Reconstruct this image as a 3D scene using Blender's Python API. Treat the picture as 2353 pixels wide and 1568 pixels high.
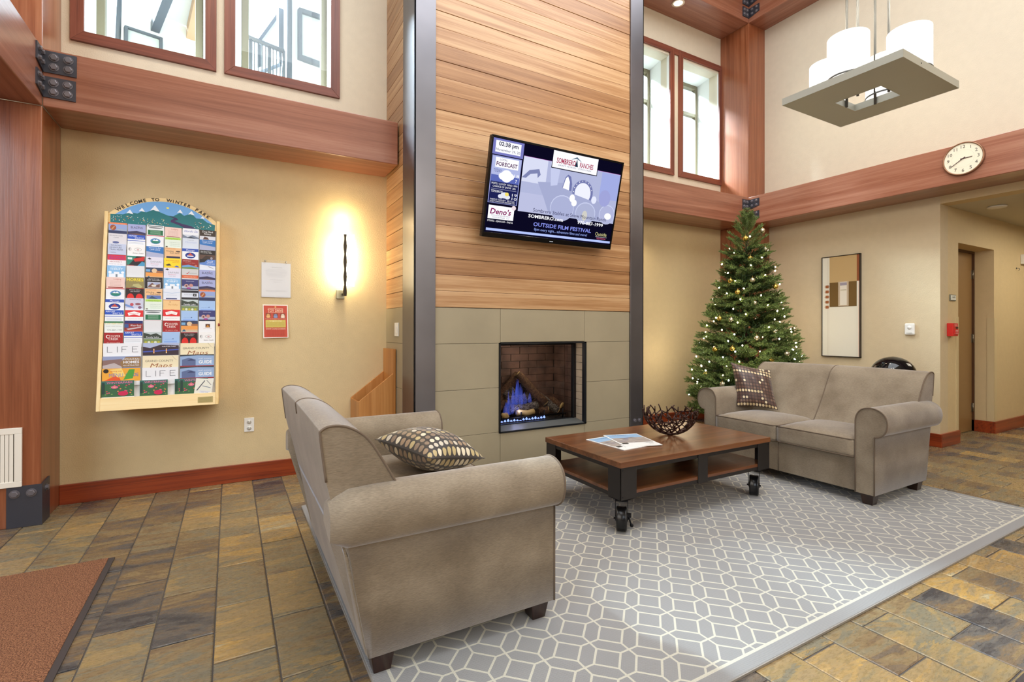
import bpy, bmesh, math, random
from mathutils import Vector, Matrix
R=math.radians
for o in list(bpy.data.objects): bpy.data.objects.remove(o)
SC=bpy.context.scene; COL=SC.collection
# ------------------------------------------------------------------ camera
YAW,PIT,ROL=R(29.432),R(.105),R(.0916)
cF=Vector((math.sin(YAW),math.cos(YAW),0)); cR=Vector((math.cos(YAW),-math.sin(YAW),0)); cU=Vector((0,0,1))
F2=cF*math.cos(PIT)+cU*math.sin(PIT); U2=cU*math.cos(PIT)-cF*math.sin(PIT)
R2=cR*math.cos(ROL)+U2*math.sin(ROL); U3=U2*math.cos(ROL)-cR*math.sin(ROL)
CX,CY,FP=1172.13,754.9,1141.27
cam=bpy.data.cameras.new('camera'); co=bpy.data.objects.new('camera',cam); COL.objects.link(co)
cam.sensor_width=36; cam.lens=FP/2353*36; cam.shift_x=(1176.5-CX)/2353; cam.shift_y=(CY-784)/2353
cam.clip_start=.02; cam.clip_end=200
m=Matrix((R2,U3,-F2)).transposed().to_4x4(); m.translation=(0,0,1.2); co.matrix_world=m
SC.camera=co
# ------------------------------------------------------------------ world, view, lights
SC.view_settings.view_transform='Standard'; SC.view_settings.look='None'
SC.view_settings.exposure=0.08; SC.view_settings.gamma=1; SC.view_settings.use_curve_mapping=False
SC.cycles.use_denoising=True; SC.cycles.max_bounces=8; SC.cycles.diffuse_bounces=4; SC.cycles.glossy_bounces=3
SC.cycles.transmission_bounces=6; SC.cycles.transparent_max_bounces=10; SC.cycles.sample_clamp_indirect=6
SC.cycles.caustics_reflective=False; SC.cycles.caustics_refractive=False
w=bpy.data.worlds.new('overcast_sky'); SC.world=w; w.use_nodes=True
bg=w.node_tree.nodes['Background']; bg.inputs[0].default_value=(.86,.93,1,1); bg.inputs[1].default_value=1.5
def area(name,loc,aim,sx,sy,power,col):
    l=bpy.data.lights.new(name,'AREA'); l.shape='RECTANGLE'; l.size=sx; l.size_y=sy; l.energy=power; l.color=col
    o=bpy.data.objects.new(name,l); COL.objects.link(o); o.location=loc
    o.rotation_euler=(Vector(aim)-Vector(loc)).to_track_quat('-Z','Y').to_euler(); return o
def point(name,loc,power,col,r=.05):
    l=bpy.data.lights.new(name,'POINT'); l.energy=power; l.color=col; l.shadow_soft_size=r
    o=bpy.data.objects.new(name,l); COL.objects.link(o); o.location=loc; return o
def spot(name,loc,aim,power,col,ang=80,r=.06):
    l=bpy.data.lights.new(name,'SPOT'); l.energy=power; l.color=col; l.shadow_soft_size=r; l.spot_size=R(ang); l.spot_blend=.8
    o=bpy.data.objects.new(name,l); COL.objects.link(o); o.location=loc
    o.rotation_euler=(Vector(aim)-Vector(loc)).to_track_quat('-Z','Y').to_euler(); return o
sun=bpy.data.lights.new('soft_sky_sun','SUN'); sun.energy=48; sun.angle=R(16); sun.color=(.80,.89,1)
so=bpy.data.objects.new('soft_sky_sun',sun); COL.objects.link(so); so.rotation_euler=Vector((.46,-.62,-.66)).to_track_quat('-Z','Y').to_euler()
area('fill_light_back',(1.5,-3.6,3.4),(2.2,3.2,1.2),6.0,3.0,165,(1,.95,.88))  # added warm fill behind the camera; no window is built there
area('fill_light_left',(-3.5,.3,3.0),(2,2.4,.8),3.5,2.6,170,(.74,.86,1))  # added cool fill for unseen daylight; the left wall has no opening
area('fill_light_top',(2.6,1.4,5.85),(2.6,1.5,0),5.0,3.6,270,(.88,.93,1))  # added cool overhead fill, sky-tinted; no ceiling fittings are modelled
area('hall_lamps',(8.2,1.2,2.44),(8.2,1.2,0),2.0,.8,26,(1,.90,.72))
spot('beam_downlight_glow',(4.70,4.22,5.14),(4.75,4.3,0),60,(1,.84,.6),70)
spot('beam_downlight_glow.001',(4.2,4.25,2.54),(4.2,4.4,0),14,(1,.80,.5),120)
spot('left_wall_spot',(-.3,2.7,5.4),(-.2,4.45,1.0),70,(1,.88,.66),90)  # unseen spot aimed at the left wall, no fitting modelled
spot('right_wall_spot',(4.6,2.9,5.4),(6.3,3.2,1.2),60,(1,.88,.66),80)  # unseen spot aimed at the right wall, no fitting modelled
# ------------------------------------------------------------------ colour and material helpers
def lin(c): c/=255; return c/12.92 if c<=.04045 else ((c+.055)/1.055)**2.4
def rgb(r,g,b): return (lin(r),lin(g),lin(b),1)
MATS={}
def newmat(name):
    m=bpy.data.materials.new(name); m.use_nodes=True; nt=m.node_tree; b=nt.nodes['Principled BSDF']; return m,nt,b
def N(nt,t,**k):
    n=nt.nodes.new(t)
    for a,v in k.items():
        if a=='ins':
            for i,x in v.items(): n.inputs[i].default_value=x
        else: setattr(n,a,v)
    return n
def plain(name,c,rough=.5,metal=0,bump=0,bscale=60,var=.0,spec=.5,coat=0,sheen=0):
    if name in MATS: return MATS[name]
    m,nt,b=newmat(name); L=nt.links
    b.inputs['Base Color'].default_value=c; b.inputs['Roughness'].default_value=rough; b.inputs['Metallic'].default_value=metal
    b.inputs['Specular IOR Level'].default_value=spec; b.inputs['Coat Weight'].default_value=coat
    if sheen: b.inputs['Sheen Weight'].default_value=sheen
    if bump or var:
        g=N(nt,'ShaderNodeNewGeometry'); n=N(nt,'ShaderNodeTexNoise',ins={'Scale':bscale,'Detail':4})
        L.new(g.outputs['Position'],n.inputs['Vector'])
        if bump:
            bm=N(nt,'ShaderNodeBump',ins={'Strength':bump,'Distance':.01}); L.new(n.outputs[0],bm.inputs['Height']); L.new(bm.outputs[0],b.inputs['Normal'])
        if var:
            n2=N(nt,'ShaderNodeTexNoise',ins={'Scale':bscale/8,'Detail':3}); L.new(g.outputs['Position'],n2.inputs['Vector'])
            mp=N(nt,'ShaderNodeMapRange',ins={1:.3,2:.7,3:1-var,4:1+var}); L.new(n2.outputs[0],mp.inputs[0])
            hs=N(nt,'ShaderNodeHueSaturation',ins={'Color':c}); L.new(mp.outputs[0],hs.inputs['Value']); L.new(hs.outputs[0],b.inputs['Base Color'])
    MATS[name]=m; return m
def emis(name,c,s):
    if name in MATS: return MATS[name]
    m,nt,b=newmat(name); nt.nodes.remove(b); e=N(nt,'ShaderNodeEmission',ins={0:c,1:s})
    nt.links.new(e.outputs[0],nt.nodes['Material Output'].inputs[0]); MATS[name]=m; return m
def ink(r,g,b):                         # matt printed ink
    k='ink_%d_%d_%d'%(r,g,b)
    return MATS[k] if k in MATS else plain(k,rgb(r,g,b),.45)
def lum(r,g,b,s=1.0):                   # lit screen colour
    k='screen_%d_%d_%d_%d'%(r,g,b,int(s*100))
    return MATS[k] if k in MATS else emis(k,rgb(r,g,b),s)
def wood(name,c1,c2,c3,axis='X',rough=.35,fine=1.0,coat=.15,rnd=.25,spec=.5,str_=.12):
    if name in MATS: return MATS[name]
    m,nt,b=newmat(name); L=nt.links
    g=N(nt,'ShaderNodeNewGeometry'); oi=N(nt,'ShaderNodeObjectInfo')
    sc={'X':(.45,17,17),'Y':(17,.45,17),'Z':(17,17,.45)}[axis]; sc=tuple(v*fine for v in sc)
    sub=N(nt,'ShaderNodeVectorMath',operation='MULTIPLY_ADD'); sub.inputs[1].default_value=(1,1,1)
    cmb=N(nt,'ShaderNodeVectorMath',operation='SCALE'); cmb.inputs[0].default_value=(7.3,5.1,9.7); L.new(oi.outputs['Random'],cmb.inputs['Scale'])
    L.new(g.outputs['Position'],sub.inputs[0]); L.new(cmb.outputs[0],sub.inputs[2])
    mp=N(nt,'ShaderNodeMapping',ins={'Scale':sc}); L.new(sub.outputs[0],mp.inputs[0])
    n1=N(nt,'ShaderNodeTexNoise',ins={'Scale':1.0,'Detail':5,'Roughness':.6,'Distortion':.6}); L.new(mp.outputs[0],n1.inputs['Vector'])
    n2=N(nt,'ShaderNodeTexNoise',ins={'Scale':7.0,'Detail':3,'Roughness':.6}); L.new(mp.outputs[0],n2.inputs['Vector'])
    mx=N(nt,'ShaderNodeMath',operation='MULTIPLY_ADD'); L.new(n2.outputs[0],mx.inputs[0]); mx.inputs[1].default_value=.35; L.new(n1.outputs[0],mx.inputs[2])
    ad=N(nt,'ShaderNodeMath',operation='MULTIPLY_ADD'); L.new(oi.outputs['Random'],ad.inputs[0]); ad.inputs[1].default_value=rnd; L.new(mx.outputs[0],ad.inputs[2])
    cr=N(nt,'ShaderNodeValToRGB'); e=cr.color_ramp.elements; e[0].position=.42+rnd*.2; e[0].color=c1; e[1].position=.98+rnd*.6; e[1].color=c3
    x=e.new(.68+rnd*.45); x.color=c2
    L.new(ad.outputs[0],cr.inputs[0]); L.new(cr.outputs[0],b.inputs['Base Color'])
    bm=N(nt,'ShaderNodeBump',ins={'Strength':str_,'Distance':.004}); L.new(n2.outputs[0],bm.inputs['Height']); L.new(bm.outputs[0],b.inputs['Normal'])
    b.inputs['Roughness'].default_value=rough; b.inputs['Coat Weight'].default_value=coat; b.inputs['Coat Roughness'].default_value=.25; b.inputs['Specular IOR Level'].default_value=spec
    MATS[name]=m; return m
WALL=plain('tan_wall_paint',rgb(216,193,148),.6,bump=.25,bscale=120,var=.02)
WALLU=plain('cream_wall_paint',rgb(212,199,176),.6,bump=.2,bscale=120,var=.02)
WALLR=plain('greyed_tan_wall_paint',rgb(212,193,158),.6,bump=.2,bscale=120,var=.02)
WHITE=plain('white_plaster',rgb(235,235,232),.6)
CEIL=plain('ceiling_paint',rgb(205,198,178),.7)
BEAMX=wood('fir_beam_along_x',rgb(116,64,42),rgb(148,92,68),rgb(172,120,96),'X',.30,1,.5,.12)
BEAMY=wood('fir_beam_along_y',rgb(116,64,42),rgb(148,92,68),rgb(172,120,96),'Y',.30,1,.5,.12)
BEAMZ=wood('fir_post',rgb(112,56,28),rgb(144,82,50),rgb(166,106,72),'Z',.30,1,.5,.12)
TRIMX=wood('red_trim_along_x',rgb(58,22,12),rgb(142,56,24),rgb(172,76,32),'X',.35,1.3,.2,.1)
TRIMY=wood('red_trim_along_y',rgb(58,22,12),rgb(142,56,24),rgb(172,76,32),'Y',.35,1.3,.2,.1)
WTRX=wood('window_trim_wood_x',rgb(84,40,28),rgb(122,64,46),rgb(138,80,60),'X',.4,1.6,.1,.1)
WTRZ=wood('window_trim_wood_z',rgb(84,40,28),rgb(122,64,46),rgb(138,80,60),'Z',.4,1.6,.1,.1)
PLANK=wood('honey_cedar_planks',rgb(132,88,52),rgb(172,127,84),rgb(197,157,114),'X',.38,1.2,.2,.3)
PLANKY=wood('honey_cedar_planks_side',rgb(132,88,52),rgb(172,127,84),rgb(197,157,114),'Y',.38,1.2,.2,.3)
TOPW=wood('stained_table_wood',rgb(64,36,20),rgb(108,64,36),rgb(138,88,52),'X',.3,1.0,.35,.1)
SHELFW=wood('stained_shelf_wood',rgb(76,42,20),rgb(110,64,34),rgb(130,80,46),'X',.3,1.0,.35,.1)
PINE=wood('pale_pine',rgb(222,186,120),rgb(238,206,146),rgb(246,222,170),'X',.45,1.1,.1,.15)
PINEZ=wood('pale_pine_upright',rgb(222,186,120),rgb(238,206,146),rgb(246,222,170),'Z',.45,1.1,.1,.15)
BOXW=wood('firewood_box_wood',rgb(158,98,44),rgb(186,124,62),rgb(202,142,80),'Z',.4,.8,.15,.2)
DLEG=wood('dark_leg_wood',rgb(26,14,10),rgb(44,24,16),rgb(60,34,22),'Z',.3,1,.3,.1)
STEEL=plain('blackened_steel',rgb(120,118,122),.36,.85,bump=.05,bscale=9,var=.25)
BLACKM=plain('black_metal',rgb(40,40,44),.4,.8)
BRKM=plain('bracket_steel',rgb(66,66,74),.42,.35)
BOLTM=plain('bolt_steel',rgb(120,116,122),.32,.5)
TABM=plain('dark_table_steel',rgb(58,54,52),.45,.6)
RUBBER=plain('black_rubber',rgb(20,19,20),.3)
BRONZE=plain('bronze_branches',rgb(66,44,38),.3,.7)
NICKEL=plain('brushed_nickel',rgb(96,96,92),.5,.2)
PLATEM=plain('pendant_metal',rgb(186,186,174),.42,.4)
WPLASTIC=plain('white_plastic',rgb(240,238,232),.35)
CREAMP=plain('cream_vent_paint',rgb(236,228,214),.4)
CHROME=plain('chrome',rgb(220,220,220),.15,1)
GROUT=plain('grout',rgb(84,78,74),.7)
def mathn(nt,op,a,b=None,c=None):
    n=N(nt,'ShaderNodeMath',operation=op)
    for i,v in enumerate((a,b,c)):
        if v is None: continue
        if isinstance(v,(int,float)): n.inputs[i].default_value=v
        else: nt.links.new(v,n.inputs[i])
    return n.outputs[0]
def glassmat(name,tint=(1,1,1,1),refl=.08,rough=0.0):
    m,nt,b=newmat(name); nt.nodes.remove(b); L=nt.links
    t=N(nt,'ShaderNodeBsdfTransparent',ins={0:tint}); g=N(nt,'ShaderNodeBsdfGlossy',ins={'Roughness':rough})
    f=N(nt,'ShaderNodeFresnel',ins={0:1.45}); gb=N(nt,'ShaderNodeNewGeometry'); mx=N(nt,'ShaderNodeMixShader'); L.new(mathn(nt,'MULTIPLY',f.outputs[0],mathn(nt,'SUBTRACT',1,gb.outputs['Backfacing'])),mx.inputs[0]); L.new(t.outputs[0],mx.inputs[1]); L.new(g.outputs[0],mx.inputs[2])
    L.new(mx.outputs[0],nt.nodes['Material Output'].inputs[0]); return m
GLASS=glassmat('window_glass',(.96,.99,.99,1)); FGLASS=glassmat('fireplace_glass',(.82,.8,.78,1))
def slate_mat():
    m,nt,b=newmat('slate'); L=nt.links; M_=lambda *a: mathn(nt,*a)
    g=N(nt,'ShaderNodeNewGeometry'); oi=N(nt,'ShaderNodeObjectInfo')
    fr=M_('FRACT',M_('ADD',g.outputs['Random Per Island'],oi.outputs['Random']))
    off=N(nt,'ShaderNodeVectorMath',operation='SCALE'); off.inputs[0].default_value=(13,17,3); L.new(fr,off.inputs['Scale'])
    p=N(nt,'ShaderNodeVectorMath',operation='ADD'); L.new(g.outputs['Position'],p.inputs[0]); L.new(off.outputs[0],p.inputs[1])
    def noise(sc,rot,scale,det,rough,dist):
        mp=N(nt,'ShaderNodeMapping',ins={'Scale':sc,'Rotation':(0,0,rot)}); L.new(p.outputs[0],mp.inputs[0])
        n=N(nt,'ShaderNodeTexNoise',ins={'Scale':scale,'Detail':det,'Roughness':rough,'Distortion':dist}); L.new(mp.outputs[0],n.inputs['Vector']); return n.outputs[0]
    n1=noise((1.6,5.0,3),.25,1.2,6,.6,1.3)       # broad cleft sheets
    n2=noise((3.2,13,5),.25,2.0,7,.68,.8)          # ragged edges
    n3=noise((12,34,14),.2,3.0,4,.6,.3)          # grit
    # cleft: stepped layers with crisp ragged borders
    lay=M_('MULTIPLY_ADD',n2,.22,M_('MULTIPLY',n1,1.5)); st=M_('SNAP',lay,.115); edge=M_('SUBTRACT',lay,st)
    tone=M_('ADD',M_('MULTIPLY_ADD',st,.62,-.30),M_('MULTIPLY',fr,.52)); tone=M_('ADD',tone,M_('MULTIPLY_ADD',n2,.26,-.13))
    cr=N(nt,'ShaderNodeValToRGB'); e=cr.color_ramp.elements; e[0].position=.10; e[0].color=rgb(60,58,60); e[1].position=.92; e[1].color=rgb(206,184,136)
    for q,c in ((.20,rgb(92,88,84)),(.30,rgb(118,96,70)),(.40,rgb(142,120,84)),(.48,rgb(118,112,94)),(.56,rgb(156,130,84)),(.65,rgb(148,126,92)),(.74,rgb(184,146,80)),(.83,rgb(160,150,124))):
        x=e.new(q); x.color=c
    L.new(tone,cr.inputs[0])
    vein=M_('LESS_THAN',M_('ABSOLUTE',M_('SUBTRACT',edge,.057)),.0035)
    mr=N(nt,'ShaderNodeMapRange',ins={1:.3,2:.7,3:.88,4:1.12}); L.new(n3,mr.inputs[0]); vv=M_('SUBTRACT',mr.outputs[0],M_('MULTIPLY',vein,.22))
    hs=N(nt,'ShaderNodeHueSaturation',ins={'Saturation':1.0}); L.new(cr.outputs[0],hs.inputs['Color']); L.new(vv,hs.inputs['Value']); L.new(hs.outputs[0],b.inputs['Base Color'])
    hgt=M_('ADD',M_('MULTIPLY',st,2.6),M_('ADD',M_('MULTIPLY',n2,.8),M_('MULTIPLY',n3,.35)))
    bm=N(nt,'ShaderNodeBump',ins={'Strength':.5,'Distance':.007}); L.new(hgt,bm.inputs['Height']); L.new(bm.outputs[0],b.inputs['Normal'])
    rr=N(nt,'ShaderNodeMapRange',ins={1:.35,2:.65,3:.20,4:.40}); L.new(n3,rr.inputs[0]); L.new(rr.outputs[0],b.inputs['Roughness'])
    b.inputs['Specular IOR Level'].default_value=.75
    return m
SLATE=slate_mat()
def fabric(name,c,c2,scale=1):
    m,nt,b=newmat(name); L=nt.links
    g=N(nt,'ShaderNodeNewGeometry')
    n=N(nt,'ShaderNodeTexNoise',ins={'Scale':5.0*scale,'Detail':3}); L.new(g.outputs['Position'],n.inputs['Vector'])
    mp=N(nt,'ShaderNodeMapping',ins={'Scale':(70,70,520)}); L.new(g.outputs['Position'],mp.inputs[0])
    n2=N(nt,'ShaderNodeTexNoise',ins={'Scale':1.0,'Detail':2}); L.new(mp.outputs[0],n2.inputs['Vector'])
    cr=N(nt,'ShaderNodeValToRGB'); e=cr.color_ramp.elements; e[0].position=.35; e[0].color=c; e[1].position=.65; e[1].color=c2; L.new(n.outputs[0],cr.inputs[0])
    mr=N(nt,'ShaderNodeMapRange',ins={1:.3,2:.7,3:.84,4:1.14}); L.new(n2.outputs[0],mr.inputs[0])
    hs=N(nt,'ShaderNodeHueSaturation'); L.new(cr.outputs[0],hs.inputs['Color']); L.new(mr.outputs[0],hs.inputs['Value']); L.new(hs.outputs[0],b.inputs['Base Color'])
    bm=N(nt,'ShaderNodeBump',ins={'Strength':.25,'Distance':.002}); L.new(n2.outputs[0],bm.inputs['Height']); L.new(bm.outputs[0],b.inputs['Normal'])
    b.inputs['Roughness'].default_value=.8; b.inputs['Sheen Weight'].default_value=.55; b.inputs['Sheen Roughness'].default_value=.4; b.inputs['Specular IOR Level'].default_value=.2
    b.inputs['Sheen Tint'].default_value=(.9,.92,1,1)
    return m
FAB=fabric('taupe_chenille',rgb(130,116,97),rgb(152,138,118))
PIPE=plain('taupe_welt',rgb(112,96,80),.8)
def rug_mat():
    m,nt,b=newmat('trellis_rug'); L=nt.links
    g=N(nt,'ShaderNodeNewGeometry'); sp=N(nt,'ShaderNodeSeparateXYZ'); L.new(g.outputs['Position'],sp.inputs[0])
    M_=lambda *a: mathn(nt,*a)
    X,Y=sp.outputs[0],sp.outputs[1]
    dx=M_('SUBTRACT',X,1.0885); dy=M_('SUBTRACT',Y,1.4935); k=.70710678; P=.145
    u=M_('MULTIPLY',M_('ADD',dx,dy),k); v=M_('MULTIPLY',M_('SUBTRACT',dy,dx),k)
    def fold(t): return M_('MULTIPLY',M_('ABSOLUTE',M_('SUBTRACT',M_('FRACT',M_('ADD',M_('DIVIDE',t,P),.5)),.5)),P)
    fu=fold(u); fv=fold(v); h=.0442; wd=.0042
    a1=M_('MULTIPLY',M_('LESS_THAN',M_('ABSOLUTE',M_('SUBTRACT',fu,h)),wd),M_('LESS_THAN',fv,h+.002))
    a2=M_('MULTIPLY',M_('LESS_THAN',M_('ABSOLUTE',M_('SUBTRACT',fv,h)),wd),M_('LESS_THAN',fu,h+.002))
    a3=M_('MULTIPLY',M_('LESS_THAN',M_('ABSOLUTE',M_('SUBTRACT',fu,fv)),wd*1.4),M_('GREATER_THAN',M_('MINIMUM',fu,fv),h-.002))
    line=M_('MINIMUM',M_('ADD',M_('ADD',a1,a2),a3),1)
    # border: plain band with a cream line
    ex=M_('MINIMUM',M_('SUBTRACT',X,RX0),M_('SUBTRACT',RX1,X)); ey=M_('MINIMUM',M_('SUBTRACT',Y,RY0),M_('SUBTRACT',RY1,Y)); ed=M_('MINIMUM',ex,ey)
    inner=M_('GREATER_THAN',ed,.064); bl=M_('MULTIPLY',M_('GREATER_THAN',ed,.052),M_('LESS_THAN',ed,.064))
    msk=M_('MINIMUM',M_('ADD',M_('MULTIPLY',line,inner),bl),1)
    wv=N(nt,'ShaderNodeTexWave',ins={'Scale':95,'Distortion':.3}); wv.bands_direction='DIAGONAL'; L.new(g.outputs['Position'],wv.inputs[0])
    no=N(nt,'ShaderNodeTexNoise',ins={'Scale':3.0,'Detail':2}); L.new(g.outputs['Position'],no.inputs['Vector'])
    mx=N(nt,'ShaderNodeMix',data_type='RGBA'); mx.inputs[6].default_value=rgb(148,147,146); mx.inputs[7].default_value=rgb(204,200,184); L.new(msk,mx.inputs[0])
    mr=N(nt,'ShaderNodeMapRange',ins={1:0,2:1,3:.9,4:1.08}); L.new(wv.outputs[1],mr.inputs[0])
    hs=N(nt,'ShaderNodeHueSaturation'); L.new(mx.outputs[2],hs.inputs['Color']); L.new(mr.outputs[0],hs.inputs['Value']); L.new(hs.outputs[0],b.inputs['Base Color'])
    bm=N(nt,'ShaderNodeBump',ins={'Strength':.35,'Distance':.003}); L.new(wv.outputs[1],bm.inputs['Height']); L.new(bm.outputs[0],b.inputs['Normal'])
    b.inputs['Roughness'].default_value=.75; b.inputs['Specular IOR Level'].default_value=.3; b.inputs['Sheen Weight'].default_value=.15
    return m
def dots_mat(name,base,n,cols,rr=.36,grid=None):
    m,nt,b=newmat(name); L=nt.links
    uv=N(nt,'ShaderNodeUVMap'); sc=N(nt,'ShaderNodeVectorMath',operation='SCALE'); L.new(uv.outputs[0],sc.inputs[0]); sc.inputs['Scale'].default_value=n
    fr=N(nt,'ShaderNodeVectorMath',operation='FRACTION'); L.new(sc.outputs[0],fr.inputs[0])
    fl=N(nt,'ShaderNodeVectorMath',operation='FLOOR'); L.new(sc.outputs[0],fl.inputs[0])
    d=N(nt,'ShaderNodeVectorMath',operation='DISTANCE'); L.new(fr.outputs[0],d.inputs[0]); d.inputs[1].default_value=(.5,.5,0)
    wn=N(nt,'ShaderNodeTexWhiteNoise',noise_dimensions='2D')
    st=N(nt,'ShaderNodeVectorMath',operation='MULTIPLY'); L.new(fl.outputs[0],st.inputs[0]); st.inputs[1].default_value=(.12,1,0); fs=N(nt,'ShaderNodeVectorMath',operation='FLOOR'); L.new(st.outputs[0],fs.inputs[0])
    L.new(fs.outputs[0],wn.inputs['Vector'])
    wn2=N(nt,'ShaderNodeTexWhiteNoise',noise_dimensions='2D'); L.new(fl.outputs[0],wn2.inputs['Vector'])
    mixv=mathn(nt,'MULTIPLY_ADD',wn2.outputs[0],.3,mathn(nt,'MULTIPLY',wn.outputs[0],.7))
    cr=N(nt,'ShaderNodeValToRGB'); cr.color_ramp.interpolation='CONSTANT'; e=cr.color_ramp.elements; e[0].position=0; e[0].color=cols[0]; e[1].position=.25; e[1].color=cols[1]
    for i,c in enumerate(cols[2:]): x=e.new(.42+.16*i); x.color=c
    L.new(mixv,cr.inputs[0])
    k=mathn(nt,'LESS_THAN',d.outputs['Value'],rr)
    mx=N(nt,'ShaderNodeMix',data_type='RGBA'); L.new(k,mx.inputs[0]); mx.inputs[6].default_value=base; L.new(cr.outputs[0],mx.inputs[7])
    L.new(mx.outputs[2],b.inputs['Base Color']); b.inputs['Roughness'].default_value=.45; b.inputs['Sheen Weight'].default_value=.3
    return m
RX0,RX1,RY0,RY1=.425,4.63,1.10,3.60
# ------------------------------------------------------------------ object helpers
def tag(o,label=None,cat=None,group=None,kind=None):
    if label: o['label']=label
    if cat: o['category']=cat
    if group: o['group']=group
    if kind: o['kind']=kind
    return o
def thing(name,loc,label,cat,group=None):
    o=bpy.data.objects.new(name,None); COL.objects.link(o); o.location=loc; o.empty_display_size=.05
    return tag(o,label,cat,group)
def org(o):
    v=Vector((0,0,0))
    while o: v+=Vector(o.location); o=o.parent
    return v
class MB:
    def __init__(s): s.v=[];s.f=[];s.m=[];s.mats=[];s.sm=[];s.uv={}
    def mi(s,m):
        if m is None: return 0
        if m not in s.mats: s.mats.append(m)
        return s.mats.index(m)
    def add(s,vs,fs,m=None,smooth=False,T=None):
        b=len(s.v); s.v+= [tuple(T@Vector(q)) if T else tuple(q) for q in vs]; k=s.mi(m)
        for f in fs: s.f.append(tuple(b+i for i in f)); s.m.append(k); s.sm.append(smooth)
        return s
    def box(s,x0,x1,y0,y1,z0,z1,m=None,T=None):
        vs=[(x,y,z) for x in(x0,x1) for y in(y0,y1) for z in(z0,z1)]
        return s.add(vs,[(0,1,3,2),(4,6,7,5),(0,4,5,1),(2,3,7,6),(0,2,6,4),(1,5,7,3)],m,False,T)
    def hexa(s,p,m=None):      # p: 4 bottom then 4 top
        return s.add(p,[(3,2,1,0),(4,5,6,7),(0,1,5,4),(1,2,6,5),(2,3,7,6),(3,0,4,7)],m)
    def prism(s,poly,d,m=None,smooth=False,T=None):   # poly of 3d points, extruded by vector d
        n=len(poly); vs=[Vector(p) for p in poly]+[Vector(p)+Vector(d) for p in poly]
        b=len(s.v); s.v+=[tuple(T@q) if T else tuple(q) for q in vs]; k=s.mi(m)
        s.f.append(tuple(b+i for i in range(n))[::-1]); s.f.append(tuple(b+n+i for i in range(n))); s.m+=[k,k]; s.sm+=[False,False]
        for i in range(n):
            j=(i+1)%n; s.f.append((b+i,b+j,b+n+j,b+n+i)); s.m.append(k); s.sm.append(smooth)
        return s
    def tube(s,pts,r,n=8,m=None,caps=True,closed=False):
        pts=[Vector(p) for p in pts]; rr=r if isinstance(r,(list,tuple)) else [r]*len(pts); rings=[];prev=None
        for i,p in enumerate(pts):
            if closed: t=(pts[(i+1)%len(pts)]-pts[i-1])
            else: t=(pts[min(i+1,len(pts)-1)]-pts[max(i-1,0)])
            t.normalize()
            if prev is None:
                a=Vector((0,0,1)) if abs(t.z)<.9 else Vector((1,0,0)); u=t.cross(a).normalized()
            else: u=(prev-t*prev.dot(t)).normalized()
            prev=u; w_=t.cross(u)
            rings.append([p+(u*math.cos(2*math.pi*k/n)+w_*math.sin(2*math.pi*k/n))*rr[i] for k in range(n)])
        vs=[q for rg in rings for q in rg]; fs=[]; L=len(rings)
        for i in range(L if closed else L-1):
            for k in range(n):
                a=i*n+k;b=i*n+(k+1)%n; c=((i+1)%L)*n+(k+1)%n; d=((i+1)%L)*n+k; fs.append((a,b,c,d))
        if caps and not closed: fs.append(tuple(range(n))[::-1]); fs.append(tuple((L-1)*n+k for k in range(n)))
        return s.add(vs,fs,m,True)
    def lathe(s,prof,c,n=24,m=None,axis='Z',smooth=True,T=None,cap=True):
        vs=[];fs=[]
        for r,h in prof:
            for k in range(n):
                a=2*math.pi*k/n; x,y=r*math.cos(a),r*math.sin(a)
                p={'Z':(x,y,h),'X':(h,x,y),'Y':(x,h,y)}[axis]; p=Vector(p)
                if T: p=T@p
                vs.append(Vector(c)+p)
        for i in range(len(prof)-1):
            for k in range(n): fs.append((i*n+k,i*n+(k+1)%n,(i+1)*n+(k+1)%n,(i+1)*n+k))
        if cap and prof[0][0]>1e-6: fs.append(tuple(range(n))[::-1])
        if cap and prof[-1][0]>1e-6: fs.append(tuple((len(prof)-1)*n+k for k in range(n)))
        return s.add(vs,fs,m,smooth)
    def mesh(s,name,o=Vector((0,0,0))):
        me=bpy.data.meshes.new(name); me.from_pydata([tuple(Vector(p)-o) for p in s.v],[],s.f)
        for m in (s.mats or []): me.materials.append(m)
        me.polygons.foreach_set('material_index',s.m); me.polygons.foreach_set('use_smooth',s.sm)
        me.validate(); me.update(); return me
    def build(s,name,mat=None,parent=None,label=None,cat=None,group=None,kind=None,bevel=0,loc=None,seg=2):
        if mat is not None and not s.mats: s.mats=[mat]
        o=org(parent) if parent else Vector(loc) if loc is not None else None
        if o is None:
            xs=[p[0] for p in s.v];ys=[p[1] for p in s.v];zs=[p[2] for p in s.v]
            o=Vector(((min(xs)+max(xs))/2,(min(ys)+max(ys))/2,min(zs)))
        me=s.mesh(name,o); ob=bpy.data.objects.new(name,me); COL.objects.link(ob)
        if parent: ob.parent=parent
        else: ob.location=o
        if bevel:
            b=ob.modifiers.new('b','BEVEL'); b.width=bevel; b.segments=seg; b.limit_method='ANGLE'; b.angle_limit=R(40); b.harden_normals=False
        return tag(ob,label,cat,group,kind)
def box(x0,x1,y0,y1,z0,z1): return MB().box(x0,x1,y0,y1,z0,z1)
def struct(name,mb,mat=None,parent=None,bevel=0): return mb.build(name,mat,parent,kind=None if parent else 'structure',bevel=bevel)
_T={}
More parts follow.
